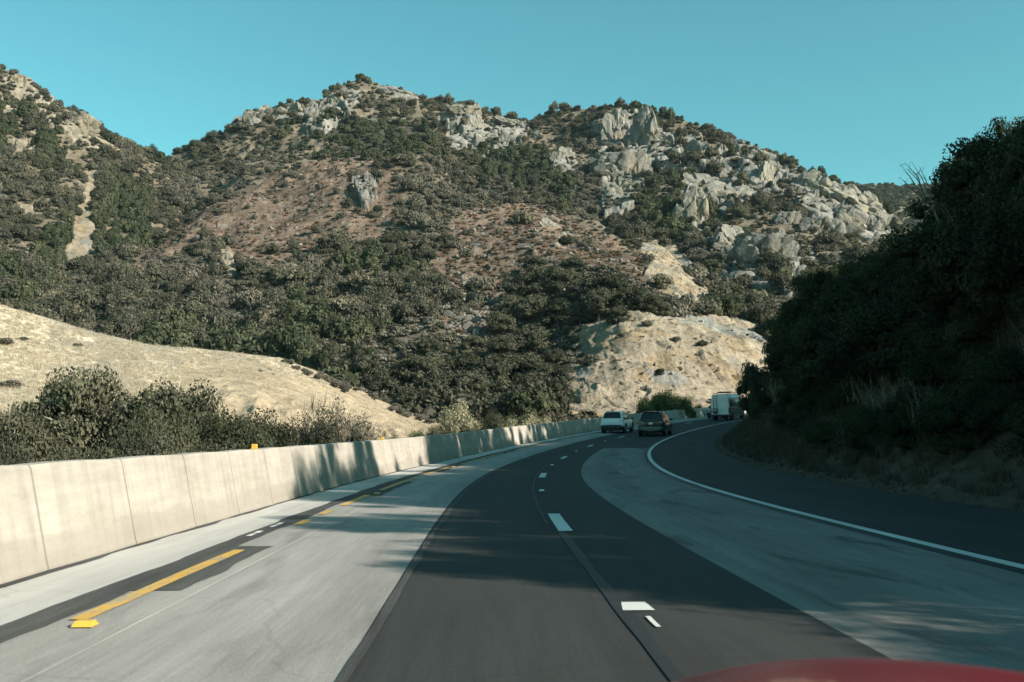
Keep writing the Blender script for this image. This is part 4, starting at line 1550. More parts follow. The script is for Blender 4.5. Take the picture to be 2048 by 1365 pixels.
BSHRUB = [foliage_mesh('foliage', shrub_blobs(430 + i, 11, 1.0), 8000, .026, M['leaf_bank'], 430 + i, core=.56, aspect=.45, shell=.4) for i in range(3)]
TWIGS = [twig_mesh('branches', 440 + i, M['twig']) for i in range(2)]
TWIGLEAF = foliage_mesh('foliage', shrub_blobs(447, 14, 1.0, .75), 5200, .020, M['leaf_chap'], 447, core=.3, shell=.3)


def tree(name, crown, trunk, p, sx, sz, label, group, cat='tree', rz=None):
    e = empty(name, tuple(p), (0, 0, R.uniform(0, 6.28) if rz is None else rz), (sx, sx * R.uniform(.9, 1.1), sz))
    obj('crown', crown, e)
    obj('trunk', trunk, e)
    return tag(e, label, cat, group)


def plant(name, me, p, s, label, group, cat='shrub'):
    o = obj(name, me)
    o.location = tuple(p)
    o.scale = s
    o.rotation_euler = (0, 0, R.uniform(0, 6.28))
    return tag(o, label, cat, group)


# oaks at the foot of the mountain and on the spur
LOWER = [(690, 752, 70), (735, 742, 80), (790, 735, 84), (770, 772, 74), (845, 728, 92), (825, 790, 76), (880, 770, 84), (920, 720, 80), (945, 760, 90), (905, 808, 70), (985, 735, 92), (1005, 780, 86), (960, 812, 70), (1050, 728, 86), (1060, 775, 92), (1030, 822, 66), (1098, 752, 80), (1112, 790, 74), (1090, 818, 60), (1010, 690, 74), (1060, 685, 70), (950, 690, 56), (1105, 715, 60), (860, 690, 54), (725, 712, 60), (1128, 742, 46)]
UPPER = [(1040, 580, 74), (1085, 565, 84), (1130, 572, 84), (1175, 585, 80), (1222, 582, 78), (1262, 600, 70), (1295, 612, 56), (1030, 628, 66), (1072, 628, 70), (1120, 625, 72), (1165, 632, 62), (1200, 612, 66), (1005, 655, 60), (1235, 636, 50), (1318, 622, 44), (1150, 545, 50), (1070, 540, 44)]
ORD = 'first second third fourth fifth sixth seventh eighth ninth tenth eleventh twelfth thirteenth fourteenth fifteenth sixteenth seventeenth eighteenth nineteenth twentieth twenty-first twenty-second twenty-third twenty-fourth twenty-fifth twenty-sixth twenty-seventh twenty-eighth'.split()
LOWER.sort()
UPPER.sort()
for lst, lab, grp in ((LOWER, 'dark oak in the grove at the foot of the mountain, %s from the left', 'oaks at the mountain foot'), (UPPER, 'dark oak in the grove on the spur above the road cut, %s from the left', 'oaks on the spur')):
    for i, (x, y, w) in enumerate(lst):
        p = M1.at(x, y + .42 * w)
        sx = w / 2 / FPX * p[1] * 1.15
        k = R.randrange(4)
        tree('oak_tree', FOAK_CROWN[k], FOAK_TRUNK[k], p - np.array([0, 0, .3]), sx, sx * R.uniform(.9, 1.15), lab % ORD[i], grp)
tree('oak_tree', FOAK_CROWN[1], FOAK_TRUNK[1], M1.at(1197, 642) + np.array([0, -2.0, 0]), 2.9, 3.3, 'oak with a pale forked bare trunk at the top edge of the road cut', None)
# loners on slope and cut
for x, y, w, k, lab in [(1400, 632, 54, 0, 'lone rounded bush on the pale slide above the cut'), (1395, 700, 26, 1, 'small dark bush low on the road cut'), (1245, 678, 16, 2, 'tiny bush near the top of the road cut'), (1318, 750, 22, 6, 'green tuft-like bush in the middle of the road cut'), (1340, 470, 70, 5, 'tall dark green bush at the foot of the cliffs'), (1350, 440, 66, 6, 'dense green bush left of the largest cliff slab'),
                        (1430, 545, 54, 5, 'rounded dark bush below the shadowed ledge'), (1440, 520, 40, 3, 'bush tucked under the shadowed ledge'), (1415, 600, 46, 8, 'greyish bush right of the pale slide'), (1470, 615, 46, 2, 'olive bush in the dry grass right of the slide'), (1135, 490, 42, 0, 'dark bush alone on the brown spur'), (1040, 445, 60, 1, 'dark bush on the crest of the brown spur'), (890, 490, 46, 3, 'round bush left of the brown spur'), (720, 158, 22, 5, 'bush on the very top of the main summit'),
                        (950, 575, 40, 5, 'bright green bush left of the spur oaks'), (945, 610, 36, 8, 'grey bush under the bright green one left of the oaks'), (1500, 640, 50, 1, 'dark bush at the right end of the slide'), (1180, 720, 50, 8, 'grey bush at the left edge of the road cut'), (1150, 700, 46, 9, 'pale grey bush beside the lower oak grove'), (1290, 655, 30, 9, 'grey brush patch on top of the road cut'), (1345, 690, 24, 8, 'dry brush in the upper road cut')]:
    sh = M2 if (x > 1290 and y < 560 and x != 1400) or (x > 1405 and y < 625) else M1
    p = sh.at(x, y + .3 * w)
    s = w / 2 / FPX * p[1] * 1.2
    plant('shrub', SHRUB[k], p - np.array([0, 0, .1 * s]), (s, s, s * 1.05), lab, None)

# oaks and bushes behind the barrier
def at_top(x, ytop, D, h):
    q = P(x, ytop, D)
    return q - np.array([0, 0, h])


e = tree('oak_tree', OAK_CROWN[0], OAK_TRUNK[0], at_top(165, 716, 27.5, 5.4), 1.95, 3.55, 'spreading dark oak with bare grey limbs behind the barrier at far left', None, rz=.4)
tree('oak_tree', OAK_CROWN[1], OAK_TRUNK[1], at_top(350, 742, 27, 4.9), 1.6, 3.25, 'second dark oak behind the barrier, right of the spreading one', None, rz=2.0)
tree('oak_tree', OAK_CROWN[2], OAK_TRUNK[2], at_top(40, 800, 24, 3.8), 1.3, 2.5, 'low oak cut off by the left edge of the picture', None, rz=3.0)
for i, (x, yt, D, w, k, lab) in enumerate([(20, 850, 20, 190, 0, 'dark bush over the barrier at the left edge'), (150, 862, 19.5, 200, 1, 'dark bush under the spreading oak'), (270, 835, 21, 210, 0, 'bush in front of the oaks with bare twigs below'), (390, 820, 22.5, 200, 1, 'dense bush right of the second oak'), (480, 798, 25, 210, 2, 'bush below the ochre earth of the hill'), (548, 812, 27, 200, 0, 'bush above the nearest barrier reflector'), (330, 790, 24, 170, 3, 'bush rising between the second oak and the bush row'),
                                         (430, 800, 25, 140, 1, 'upright bush at the right end of the oaks'), (612, 822, 29, 170, 1, 'low bush left of the bare twiggy shrub'), (90, 880, 19, 140, 2, 'low leafy bush at the barrier below the spreading oak'), (215, 872, 19.4, 150, 3, 'low leafy bush at the barrier with dry flowers')]):
    h = 2.6 + .04 * (D - 20)
    s = w / 2 / FPX * D * 1.15
    plant('shrub', NSHRUB[k], at_top(x, yt, D, h), (s, s * .9, h / 1.12), lab, 'bushes behind the barrier')
for x, yt, D, w, lab in [(655, 800, 30, 190, 'bare twiggy grey shrub behind the barrier shadow'), (720, 830, 33, 130, 'smaller bare twiggy shrub right of the large one')]:
    h = 2.7
    s = w / 2 / FPX * D
    e = empty('twiggy_shrub', tuple(at_top(x, yt, D, h)), (0, 0, R.uniform(0, 6)), (s * 1.1, s * 1.1, h))
    obj('branches', TWIGS[0 if w > 150 else 1], e)
    obj('foliage', TWIGLEAF, e)
    tag(e, lab, 'shrub')
for x, yt, D, w, me, lab in [(920, 794, 78, 100, PSHRUB[0], 'pale cream-topped shrub behind the barrier, left of two'), (1045, 806, 84, 90, PSHRUB[1], 'pale cream-topped shrub behind the barrier, right of two'), (985, 815, 80, 80, NSHRUB[0], 'dark bush between the two pale shrubs'), (885, 838, 70, 70, NSHRUB[1], 'grey-green bush at the end of the grass hill'), (835, 858, 62, 50, GSHRUB[0], 'bright low bush above the barrier by the hill end'), (1090, 828, 86, 60, PSHRUB[0], 'low pale shrub at the end of the oak grove'),
                             (790, 866, 55, 50, NSHRUB[0], 'low bush above the barrier by the third reflector'), (955, 842, 76, 70, NSHRUB[3], 'green bush in front of the left pale shrub'), (1020, 840, 80, 60, PSHRUB[1], 'low pale shrub between the larger pale ones'), (1115, 832, 90, 34, NSHRUB[1], 'small dark bush at the foot of the road cut'),
                             (1290, 792, 112, 62, GSHRUB[0], 'left lobe of the green bush above the far barrier'), (1326, 770, 114, 84, GSHRUB[1], 'tallest green bush above the far barrier'), (1368, 790, 117, 60, GSHRUB[0], 'right green bush tapering along the far barrier'), (1348, 780, 115, 70, GSHRUB[1], 'green bush right of the tallest one over the far barrier'), (1226, 816, 106, 22, NSHRUB[0], 'small dark bush over the white car'), (1242, 818, 106, 18, NSHRUB[1], 'tiny dark bush right of the one over the white car'), (1150, 830, 92, 20, NSHRUB[3], 'little green tuft beyond the barrier left of the white car'), (1396, 806, 120, 30, GSHRUB[0], 'last low green bush along the far barrier')]:
    s = w / 2 / FPX * D * 1.15
    zb = float(np.interp(D, [50, 80, 120], [0.2, 1.2, 3.6])) - 1.0
    h = P(x, yt, D)[2] - zb
    plant('shrub', me, at_top(x, yt, D, h), (s, s, h / 1.12), lab, 'shrubs beyond the barrier')

# ------------------------------------------------------------------ growth on the shaded bank
SKX = [1470, 1490, 1510, 1560, 1590, 1640, 1700, 1760, 1830, 1845, 1865, 1900, 1960, 2048, 2600]
SKY_ = [680, 660, 640, 590, 545, 520, 503, 490, 478, 420, 335, 275, 238, 226, 215]
bz = lambda x: 'beyond the right edge' if x > 2048 else 'at the right edge under the tallest crown' if x > 1860 else 'in its middle part' if x > 1660 else 'at its left end by the bend'
def sky_y(px, D, w):
    return max(np.interp(px, SKX, SKY_), np.interp(px - .75 * w / D * FPX, SKX, SKY_))


n_ = 0
for row, (o_, jit) in enumerate(((11.0, .9), (14.5, 1.4))):
    for s in np.arange(-4.0 if row == 0 else 6, 112, 3.4 if row == 0 else 5.0):
        s_ = s + R.uniform(-.8, .8)
        b_ = bank_at(s_, o_ + R.uniform(-jit, jit))
        px, py = project(b_)
        if s < 17:
            top = float(np.interp(s, [-4.0, -1.5, 2.0, 7.4, 17], [3.8, 5.6, 7.1, 8.5, 8.6]))
            h = max(1.6, top - b_[2])
        else:
            yt = sky_y(px, b_[1], 1.9) + R.uniform(-12, 12) * (1 if row == 0 else .5)
            h = P(px, yt, b_[1])[2] - b_[2]
        if h < 1.4:
            continue
        h = min(h, 8.0)
        k = R.randrange(3)
        w = min(2.6, max(1.3, h * .55))
        if s > 40 and px - 1.05 * w / b_[1] * FPX < 1516:
            continue
        tree('bank_oak', BOAK_CROWN[k], BANK_TRUNK[k], b_ - np.array([0, 0, .2]), w, h / 1.52, 'dark leafy tree on the shaded bank ' + bz(px), 'trees on the shaded bank ' + bz(px))
        n_ += 1
for i_, s in enumerate(np.arange(-4.6, 27, 1.7)):
    b_ = bank_at(s, (18, 19.5)[i_ % 2] + R.uniform(-.6, .6))
    h = float(np.interp(s, [-5.5, -1.2, 3.8, 7.2, 13, 15.0, 27], [8.8, 10.4, 12.6, 14.9, 14.9, 12.6, 12.8])) - b_[2] + R.uniform(-.3, .3)
    if project(b_)[0] - 4.8 / max(b_[1], 4) * FPX < 2048 and b_[1] > 4:
        continue
    k = R.randrange(3)
    tree('bank_oak', BOAK_CROWN[k], BANK_TRUNK[k], b_ - np.array([0, 0, .2]), 2.5, h / 1.52, 'tall leafy tree high on the bank beyond the right edge', 'tall trees above the bank')
for i_, s in enumerate(np.arange(25, 124, 1.9)):
    b_ = bank_at(s, (19.5, 23.5)[i_ % 2] + R.uniform(-1, 1))
    px, py = project(b_)
    cap = P(px, sky_y(px, b_[1], 2.9) - 6, b_[1])[2] - b_[2]
    if px > 2048 and px - 5.2 / b_[1] * FPX > 2048:
        cap = 99
    h = min(float(np.interp(s, RS, _z)) + float(np.interp(s, [60, 85], [20.0, 15.5])) + R.uniform(-.8, .8) - b_[2], cap)
    if h > 2 and px - 2.6 / b_[1] * FPX > 1516:
        k = R.randrange(3)
        tree('bank_oak', BOAK_CROWN[k], BANK_TRUNK[k], b_ - np.array([0, 0, .2]), 2.9, h / 1.52, 'dark leafy tree on top of the bank ' + bz(px), 'trees on top of the bank ' + bz(px))
for i in range(260):
    s_ = 9 + 90 * R.random() ** 1.3
    o_ = R.uniform(8.5, 12.5) + np.interp(s_, [30, 44, 90], [0, 1.6, .8])
    b_ = bank_at(s_, o_)
    sz = R.uniform(.55, 1.25)
    px = project(b_)[0]
    hh = 'low ' if o_ < 10.3 else 'high '
    plant('bank_shrub', R.choice(BSHRUB), b_ - np.array([0, 0, .15]), (sz, sz, sz * R.uniform(.9, 1.4)), 'dark bushy shrub %son the shaded bank %s' % (hh, bz(px)), 'shrubs %son the shaded bank %s' % (hh, bz(px)))
# the small oak leaning over the road at the bend
q = bank_at(84, 9.2)
tree('bank_oak', FOAK_CROWN[2], FOAK_TRUNK[2], P(1512, 840, 78), 1.35, (P(1512, 712, 78)[2] - P(1512, 840, 78)[2]) / 1.5, 'small dark oak silhouetted against the sunlit cut beside the van', None)
tree('bank_oak', BOAK_CROWN[1], BANK_TRUNK[1], P(1608, 800, 60), 2.5, (P(1608, 585, 60)[2] - P(1608, 800, 60)[2]) / 1.55, 'dense green-black tree at the left end of the bank', None)
# tall dry grass clumps and bare stalks
for x, y, D, h, lab in [(1740, 720, 34, 2.3, 'tall pale dry grass clump in the middle of the bank'), (1770, 690, 33, 2.0, 'dry grass clump leaning right in the middle of the bank'), (1640, 770, 44, 1.9, 'dry grass clump on the left part of the bank'), (1560, 815, 56, 1.7, 'feathery dry grass clump at the left end of the bank'), (1985, 520, 25, 1.8, 'feathery grass crowning the bank at the right edge'), (2025, 470, 24, 1.7, 'feathery grass topmost at the right edge'), (1930, 570, 28, 1.6, 'drooping grass clump high on the bank'), (1860, 850, 22, 1.2, 'dry grass clump low on the bank')]:
    e = obj('grass_clump', tuft_mesh('grass_clump', int(x), M['grass_feather'], 80, .35, .95, .009))
    e.location = P(x, y, D)
    e.scale = (h, h, h)
    tag(e, lab, 'grass clump', 'dry grass clumps on the bank')
for i in range(18):
    s_ = 16 + 55 * R.random() ** 1.2
    b_ = bank_at(s_, R.uniform(8.7, 11.0) + np.interp(s_, [30, 44, 90], [0, 1.6, .8]))
    e = obj('grass_clump', tuft_mesh('grass_clump', 900 + i, M['grass_feather'], 60, .35, .9, .008))
    e.location = b_
    k = R.uniform(1.0, 1.7)
    e.scale = (k, k, k)
    e.rotation_euler = (R.uniform(-.2, .2), R.uniform(-.5, 0), R.uniform(0, 6))
    px = project(b_)[0]
    tag(e, 'feathery grass clump on the bank face ' + bz(px), 'grass clump', 'small grass clumps on the bank ' + bz(px))
n = 3600
S1 = RNG.uniform(6, 104, n)
O1 = 7.35 + RNG.random(n) ** 1.4 * 5.5
pts = np.array([bank_at(a, b_) for a, b_ in zip(S1, O1)])
sz = RNG.uniform(.25, .75, n) * np.interp(O1, [7.3, 8.2, 9.5], [.35, .8, 1.2])
zr = np.zeros(n)
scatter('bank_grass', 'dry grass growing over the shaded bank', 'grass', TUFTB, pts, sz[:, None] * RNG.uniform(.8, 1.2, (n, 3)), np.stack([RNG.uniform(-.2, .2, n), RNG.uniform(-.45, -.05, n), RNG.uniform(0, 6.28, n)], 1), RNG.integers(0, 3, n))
n = 1500
S1 = RNG.uniform(4, 90, n)
O1 = 6.98 + RNG.random(n) ** 1.6 * 1.3
pts = np.array([bank_at(a, b_) for a, b_ in zip(S1, O1)])
scatter('gravel', 'gravel and litter along the foot of the bank', 'gravel', STONE_G + STONE_T, pts, np.exp(RNG.normal(math.log(.035), .5, (n, 1))) * RNG.uniform(.7, 1.3, (n, 3)), RNG.uniform(0, 6, (n, 3)), RNG.integers(0, 7, n))
# bare snag above the bank
b = MB()
r = random.Random(5)
root = Vector(P(1868, 420, 31))
tip = Vector(P(1800, 345, 31))
for k in range(9):
    a = root.lerp(tip, r.uniform(0, .35))
    c = tip + Vector((r.uniform(-.35, .5), r.uniform(-.5, .5), r.uniform(-.35, .45)))
    m_ = a.lerp(c, .55) + Vector((r.uniform(-.1, .1), 0, r.uniform(.02, .2)))
    b.tube([a, m_, c], [.022, .014, .004], 5, False)
    for j in range(3):
        f = m_.lerp(c, r.random())
        b.tube([f, f + Vector((r.uniform(-.3, .15), r.uniform(-.2, .2), r.uniform(-.2, .3)))], [.008, .003], 4, False)
b.tube([root + Vector((.5, 0, -1.6)), root, root.lerp(tip, .4)], [.06, .035, .02], 6)
tag(b.build('bare_snag', M['twig']), 'bare dead branches sticking out against the sky left of the bank tree', 'branch')

# ------------------------------------------------------------------ dry grass on the hill
n = 24000
x = RNG.uniform(-60, 905, n)
t = RNG.random(n) ** .7
y = MC.ybot(x) * (1 - t) + (MC.ytop(x) + 1) * t
low = fbm(np.stack([x / 60.0, y / 40.0, x * 0], 1), 4, 88) * 34 + y - (640 + .18 * x)
bare = (low > 0) & (x > 360) & (RNG.random(n) > .10)
x, y = x[~bare], y[~bare]
p = MC.at(x, y)
n = len(x)
zr = np.zeros(n)
scatter('dry_grass', 'pale dry grass covering the hill behind the oaks', 'grass', TUFT, p, RNG.uniform(.12, .32, (n, 1)) * RNG.uniform(.8, 1.2, (n, 3)) * np.array([1.5, 1.5, .8]), np.stack([RNG.uniform(-.2, .2, n), RNG.uniform(-.2, .2, n), RNG.uniform(0, 6.28, n)], 1), RNG.integers(0, 3, n))
# grey brush along the hill's right crest
for i in range(34):
    x = R.uniform(560, 880)
    y = MC.ytop(x) + R.uniform(2, 16)
    p_ = MC.at(x, y)
    s = R.uniform(.35, .75)
    plant('brush', SHRUB[R.choice((8, 9))], p_, (s, s, s * 1.1), 'low grey brush along the right crest of the grass hill', 'brush on the grass hill crest')
for x, y, s, lab in [(8, 690, .8, 'small olive bush on the grass hill at the left edge'), (20, 775, .7, 'grey bush low on the grass hill at the left edge'), (155, 690, .45, 'little bush on the open grass above the oaks'), (45, 680, .5, 'small bush right of the olive one on the grass hill')]:
    plant('shrub', SHRUB[R.choice((0, 8))], MC.at(x, y), (s, s, s * .8), lab, None)

# ------------------------------------------------------------------ vehicles
def car_paint(name, col, metal=.0):
    return simple(name, col, .35, metal, .35, .05, 2.0)


M['white_car'] = car_paint('white_car_paint', (.70, .72, .72))
M['dark_car'] = car_paint('dark_car_paint', (.022, .026, .030), .0)
M['silver_car'] = car_paint('silver_car_paint', (.36, .38, .39), .5)
M['van_white'] = car_paint('van_white_paint', (.66, .68, .68))
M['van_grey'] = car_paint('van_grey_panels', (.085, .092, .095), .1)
M['red_car'] = car_paint('red_car_paint', (.17, .010, .013), .1)
M['glass'] = simple('dark_tinted_glass', (.012, .016, .018), .06, 0, 0, .2, 2, .6)
M['trim'] = simple('black_plastic', (.022, .023, .024), .6, var=.2)
M['tyre'] = simple('tyre_rubber', (.018, .018, .018), .85, var=.25, scale=12)
M['rim'] = simple('alloy_rim', (.45, .46, .47), .3, .8, var=.1)
M['tail'] = simple('red_tail_light', (.22, .012, .014), .15, 0, .6, .15)
M['clear'] = simple('clear_lamp', (.62, .64, .64), .1, 0, .6, .1)
M['plate'] = simple('number_plate', (.66, .68, .68), .5, var=.08, scale=20)
M['steel'] = simple('dull_steel', (.20, .21, .215), .45, .6, var=.2)
M['amber'] = simple('amber_lamp', (.55, .22, .03), .2)


def wheel(parent, x, y, r, w):
    s = 1 if x > 0 else -1
    b = MB()
    prof = [(-.5, .80), (-.5, .94), (-.38, 1.0), (.38, 1.0), (.5, .94), (.5, .66)]
    n = 22
    V, F = [], []
    for a, q in prof:
        for k in range(n):
            t = 2 * math.pi * k / n
            V.append((x + a * w * s, y + q * r * math.cos(t), r + q * r * math.sin(t)))
    for i in range(len(prof) - 1):
        for k in range(n):
            j = (k + 1) % n
            F.append((i * n + k, i * n + j, (i + 1) * n + j, (i + 1) * n + k))
    F.append(tuple(range(n)))
    b.add(V, F)
    t_ = empty_child('wheel', parent)
    b.build('tyre', M['tyre'], t_, 35)
    q = MB()
    q.cyl((x + .30 * w * s, y, r), (1, 0, 0), r * .66, .06, 20)
    for k in range(5):
        a = 2 * math.pi * k / 5
        c, d = math.cos(a), math.sin(a)
        q.tube([(x + .44 * w * s, y, r), (x + .44 * w * s, y + .6 * r * c, r + .6 * r * d)], [r * .12, r * .09], 5)
    q.cyl((x + .46 * w * s, y, r), (1, 0, 0), r * .16, .05, 12)
    q.build('rim', M['rim'], t_, 35)


def empty_child(name, parent):
    o = bpy.data.objects.new(name, None)
    o.empty_display_size = .2
    return link(o, parent)


def half(hw, zb, zt, crown=.02, r=.10):
    return [(0, zb), (hw * .80, zb), (hw * .93, zb + .05), (hw * .985, zb + .16), (hw, (zb + zt) * .5), (hw * .985, zt - .16), (hw * .955, zt - .06), (hw * .90, zt), (0, zt + crown)]


def cab(hb, zb, hr, zr):
    return [(0, zb - .04), (hb, zb - .04), (hb, zb), (hb + (hr - hb) * .5 + .012, zb + (zr - zb) * .5), (hr, zr - .07), (hr - .035, zr - .025), (hr - .12, zr), (0, zr + .015)]


def road_car(name, label, s, o, L, W, H, belt, paint, rear, cladding, plate_z=None, plate_mat='plate', slope=.40, wheel_r=.37, detail=''):
    """estate-shaped car built round its own length, width and height; faces +y"""
    e = empty(name, tuple(road(s, o, .0)), (math.atan(grade(s)), 0, -heading(s)))
    tag(e, label, 'car')
    hw, y0, y1 = W / 2, -L / 2, L / 2
    b = MB()
    gc = .26
    b.loft([(y0 + .00, half(hw * .86, .46, belt - .06)), (y0 + .05, half(hw * .93, .40, belt - .02)), (y0 + .20, half(hw * .975, .33, belt)), (y0 + .9, half(hw, gc, belt)), (y0 + L * .5, half(hw, gc, belt)), (y1 - 1.3, half(hw * .995, gc, belt - .01)),
            (y1 - .7, half(hw * .95, .30, belt - .07)), (y1 - .25, half(hw * .86, .34, belt - .17)), (y1 - .05, half(hw * .74, .38, belt - .28)), (y1, half(hw * .66, .42, belt - .36))])
    b.build('body', paint, e, 40)
    yb = y0 + .10
    hr = hw * .70
    zr = H - .02
    c = MB()
    yr = yb + slope
    c.loft([(yb, cab(hw * .88, belt, hw * .86, belt + .14)), (yr - .02, cab(hw * .90, belt, hr * .985, zr - .05)), (yr + .25, cab(hw * .905, belt, hr, zr)), (yr + 1.2, cab(hw * .91, belt, hr * 1.01, zr + .015)), (yr + 2.0, cab(hw * .91, belt, hr, zr - .03)), (y1 - 1.95, cab(hw * .905, belt, hr * .985, zr - .13)), (y1 - 1.05, cab(hw * .86, belt, hw * .83, belt + .13))])
    c.build('cabin', paint, e, 32)
    # rear window on the sloping tailgate
    dz = zr - .05 - (belt + .14)
    dy = (yr - .02) - yb
    nrm = Vector((0, -dz, dy)).normalized()

    def rp(u, t):                                          # t up the tailgate, u across
        w_ = hw * .86 + (hr * .985 - hw * .86) * t
        return (u * w_, yb + dy * t, belt + .14 + dz * t - .0)
    MB().slab([rp(-.90, .06), rp(.90, .06), rp(.90, .90), rp(.80, .95), rp(-.80, .95), rp(-.90, .90)], nrm, .014).build('rear_window', M['glass'], e)
    MB().box((0, yr + .02, zr - .005), (hr * 1.7, .26, .05), 0, .02).build('roof_spoiler', paint, e, 40)
    MB().box((0, yr - .11, zr - .02), (.32, .03, .02)).build('brake_light', M['tail'], e)
    # side windows
    for sx in (-1, 1):
        for ya, ybb, k in ((yr + .05, yr + .62, 'a'), (yr + .70, yr + 1.55, 'b'), (yr + 1.64, y1 - 1.75, 'c')):
            def sp_(y_, t):
                za = belt + .03
                zt = zr - .13
                if k == 'a' and y_ == ya:
                    zt = zt - .12 if t else zt
                if k == 'c' and y_ == ybb:
                    zt = zt - .22 if t else zt
                z_ = za + (zt - za) * t
                w_ = hw * .905 + (hr - hw * .905) * ((z_ - belt) / (zr - .07 - belt)) + .012
                return (sx * w_, y_, z_)
            pts = [sp_(ya, 0), sp_(ybb, 0), sp_(ybb, 1), sp_(ya, 1)]
            if sx < 0:
                pts = pts[::-1]
            MB().slab(pts, (sx, 0, .35), .006).build('side_window', M['glass'], e)
        b = MB().box((sx * (hw + .11), y1 - 1.72, belt + .10), (.20, .12, .15), 0, .04)
        b.tube([(sx * (hw - .08), y1 - 1.70, belt + .04), (sx * (hw + .05), y1 - 1.72, belt + .08)], .03, 6)
        b.build('door_mirror', M['trim'] if detail != 'silver' else paint, e, 40)
        for yy in (y0 + .95, y1 - .95):
            wheel(e, sx * (hw - .13), yy, wheel_r, .25)
            a = MB()
            n = 14
            V = []
            for q in range(n + 1):
                t = math.pi * q / n
                for rr in (wheel_r + .02, wheel_r + .085):
                    V.append((sx * (hw + .008), yy + rr * math.cos(t), wheel_r - .02 + rr * math.sin(t)))
            F = [(2 * q, 2 * q + 1, 2 * q + 3, 2 * q + 2) for q in range(n)]
            V2 = [(vx - sx * .06, vy, vz) for vx, vy, vz in V]
            m_ = len(V)
            a.add(V + V2, F + [tuple(m_ + i for i in reversed(f)) for f in F] + [(2 * q + 1, m_ + 2 * q + 1, m_ + 2 * q + 3, 2 * q + 3) for q in range(n)])
            a.cyl((sx * (hw - .02), yy, wheel_r), (1, 0, 0), wheel_r + .03, .05, 22)
            a.build('wheel_arch', M['trim'], e)
        MB().box((sx * (hw + .004), -.55, belt - .14), (.02, .18, .03), 0, .008).build('door_handle', paint, e)
        MB().box((sx * (hw + .004), .45, belt - .13), (.02, .18, .03), 0, .008).build('door_handle', paint, e)
        MB().box((sx * (hw - .015), -.05, .34), (.07, L - 2.75, .14), 0, .02).build('sill', M['trim'], e)
        # tail lights
        if rear == 'white':
            t = MB().slab([(sx * hw * .98, y0 + .16, belt - .04), (sx * hw * .60, y0 + .015, belt - .02), (sx * hw * .60, y0 + .02, belt + .07), (sx * hw * .93, y0 + .14, belt + .09)][::sx], (sx * .25, -1, .1), .03)
            t.build('tail_light', M['clear'], e)
            MB().slab([(sx * hw * .96, y0 + .10, belt - .10), (sx * hw * .75, y0 + .01, belt - .09), (sx * hw * .75, y0 + .01, belt - .05), (sx * hw * .96, y0 + .10, belt - .05)][::sx], (sx * .25, -1, .1), .02).build('tail_light', M['tail'], e)
        elif rear == 'dark':
            MB().slab([(sx * hw * .97, y0 + .10, belt - .20), (sx * hw * .52, y0 - .0, belt - .18), (sx * hw * .46, y0, belt - .05), (sx * hw * .95, y0 + .10, belt + .00)][::sx], (sx * .15, -1, .05), .03).build('tail_light', M['tail'], e)
            MB().box((sx * hw * .72, y0 - .035, belt - .03), (hw * .3, .02, .035)).build('reversing_light', M['clear'], e)
        else:
            MB().slab([(sx * hw * .97, y0 + .12, belt - .22), (sx * hw * .50, y0 - .0, belt - .20), (sx * hw * .50, y0, belt - .06), (sx * hw * .96, y0 + .12, belt - .02)][::sx], (sx * .2, -1, .05), .03).build('tail_light', M['tail'], e)
        MB().box((sx * hw * .62, y0 - .02, .44), (.16, .04, .05)).build('rear_reflector', M['tail'], e)
    # lower bumper cladding, skid plate, exhausts
    cl = MB()
    cl.loft([(y0 - .05, half(hw * .80, .36, .36 + cladding)), (y0 + .02, half(hw * .95, .33, .36 + cladding * 1.03)), (y0 + .42, half(hw * 1.003, .30, .34 + cladding))])
    cl.build('rear_bumper', M['trim'] if rear != 'dark' else paint, e, 40)
    MB().box((0, y0 + .35, .27), (W * .72, .5, .14), 0, .04).build('skid_plate', M['trim'], e)
    pz = plate_z if plate_z else belt - .22
    MB().box((0, y0 - (.06 if pz < .7 else .0), pz), (.31, .03, .155), 0, .01).build('number_plate', M[plate_mat], e)
    for sx in (-.3, .3):
        MB().box((sx * W, y1 - .06, belt - .33), (W * .2, .2, .12), 0, .04).build('headlight', M['clear'], e)
    MB().box((0, y1 - .01, belt - .42), (W * .45, .06, .2), 0, .03).build('grille', M['trim'], e)
    MB().slab([(-hw * .74, y1 - 1.08, belt + .10), (hw * .74, y1 - 1.08, belt + .10), (hr * .9, y1 - 1.9, zr - .14), (-hr * .9, y1 - 1.9, zr - .14)], (0, .6, .8), .012).build('windscreen', M['glass'], e)
    MB().tube([(0, yr + .5, zr + .01), (0, yr + .42, zr + .09)], [.02, .008], 6).build('antenna', M['trim'], e)
    for sx in (-1, 1):
        MB().tube([(sx * hr * .78, yr + .3, zr + .03), (sx * hr * .8, yr + 1.0, zr + .055), (sx * hr * .78, yr + 1.9, zr + .01)], .018, 6).build('roof_rail', M['trim'] if rear == 'dark' else M['rim'], e)
    return e


road_car('white_suv', 'white sport utility car in the left lane seen from behind', 81.3, -1.95, 4.75, 1.93, 1.72, 1.02, M['white_car'], 'white', .30, plate_z=.52, plate_mat='trim', slope=.42)
road_car('dark_suv', 'dark grey sport utility car with a white plate in the right lane', 75.4, 2.02, 5.0, 1.95, 1.78, 1.06, M['dark_car'], 'dark', .34, plate_z=.93, slope=.34, wheel_r=.40)
road_car('silver_car', 'silver car half hidden to the left of the camper van', 118.5, -1.55, 4.6, 1.85, 1.52, .95, M['silver_car'], 'silver', .25, plate_z=.55, slope=.55, wheel_r=.34, detail='silver')


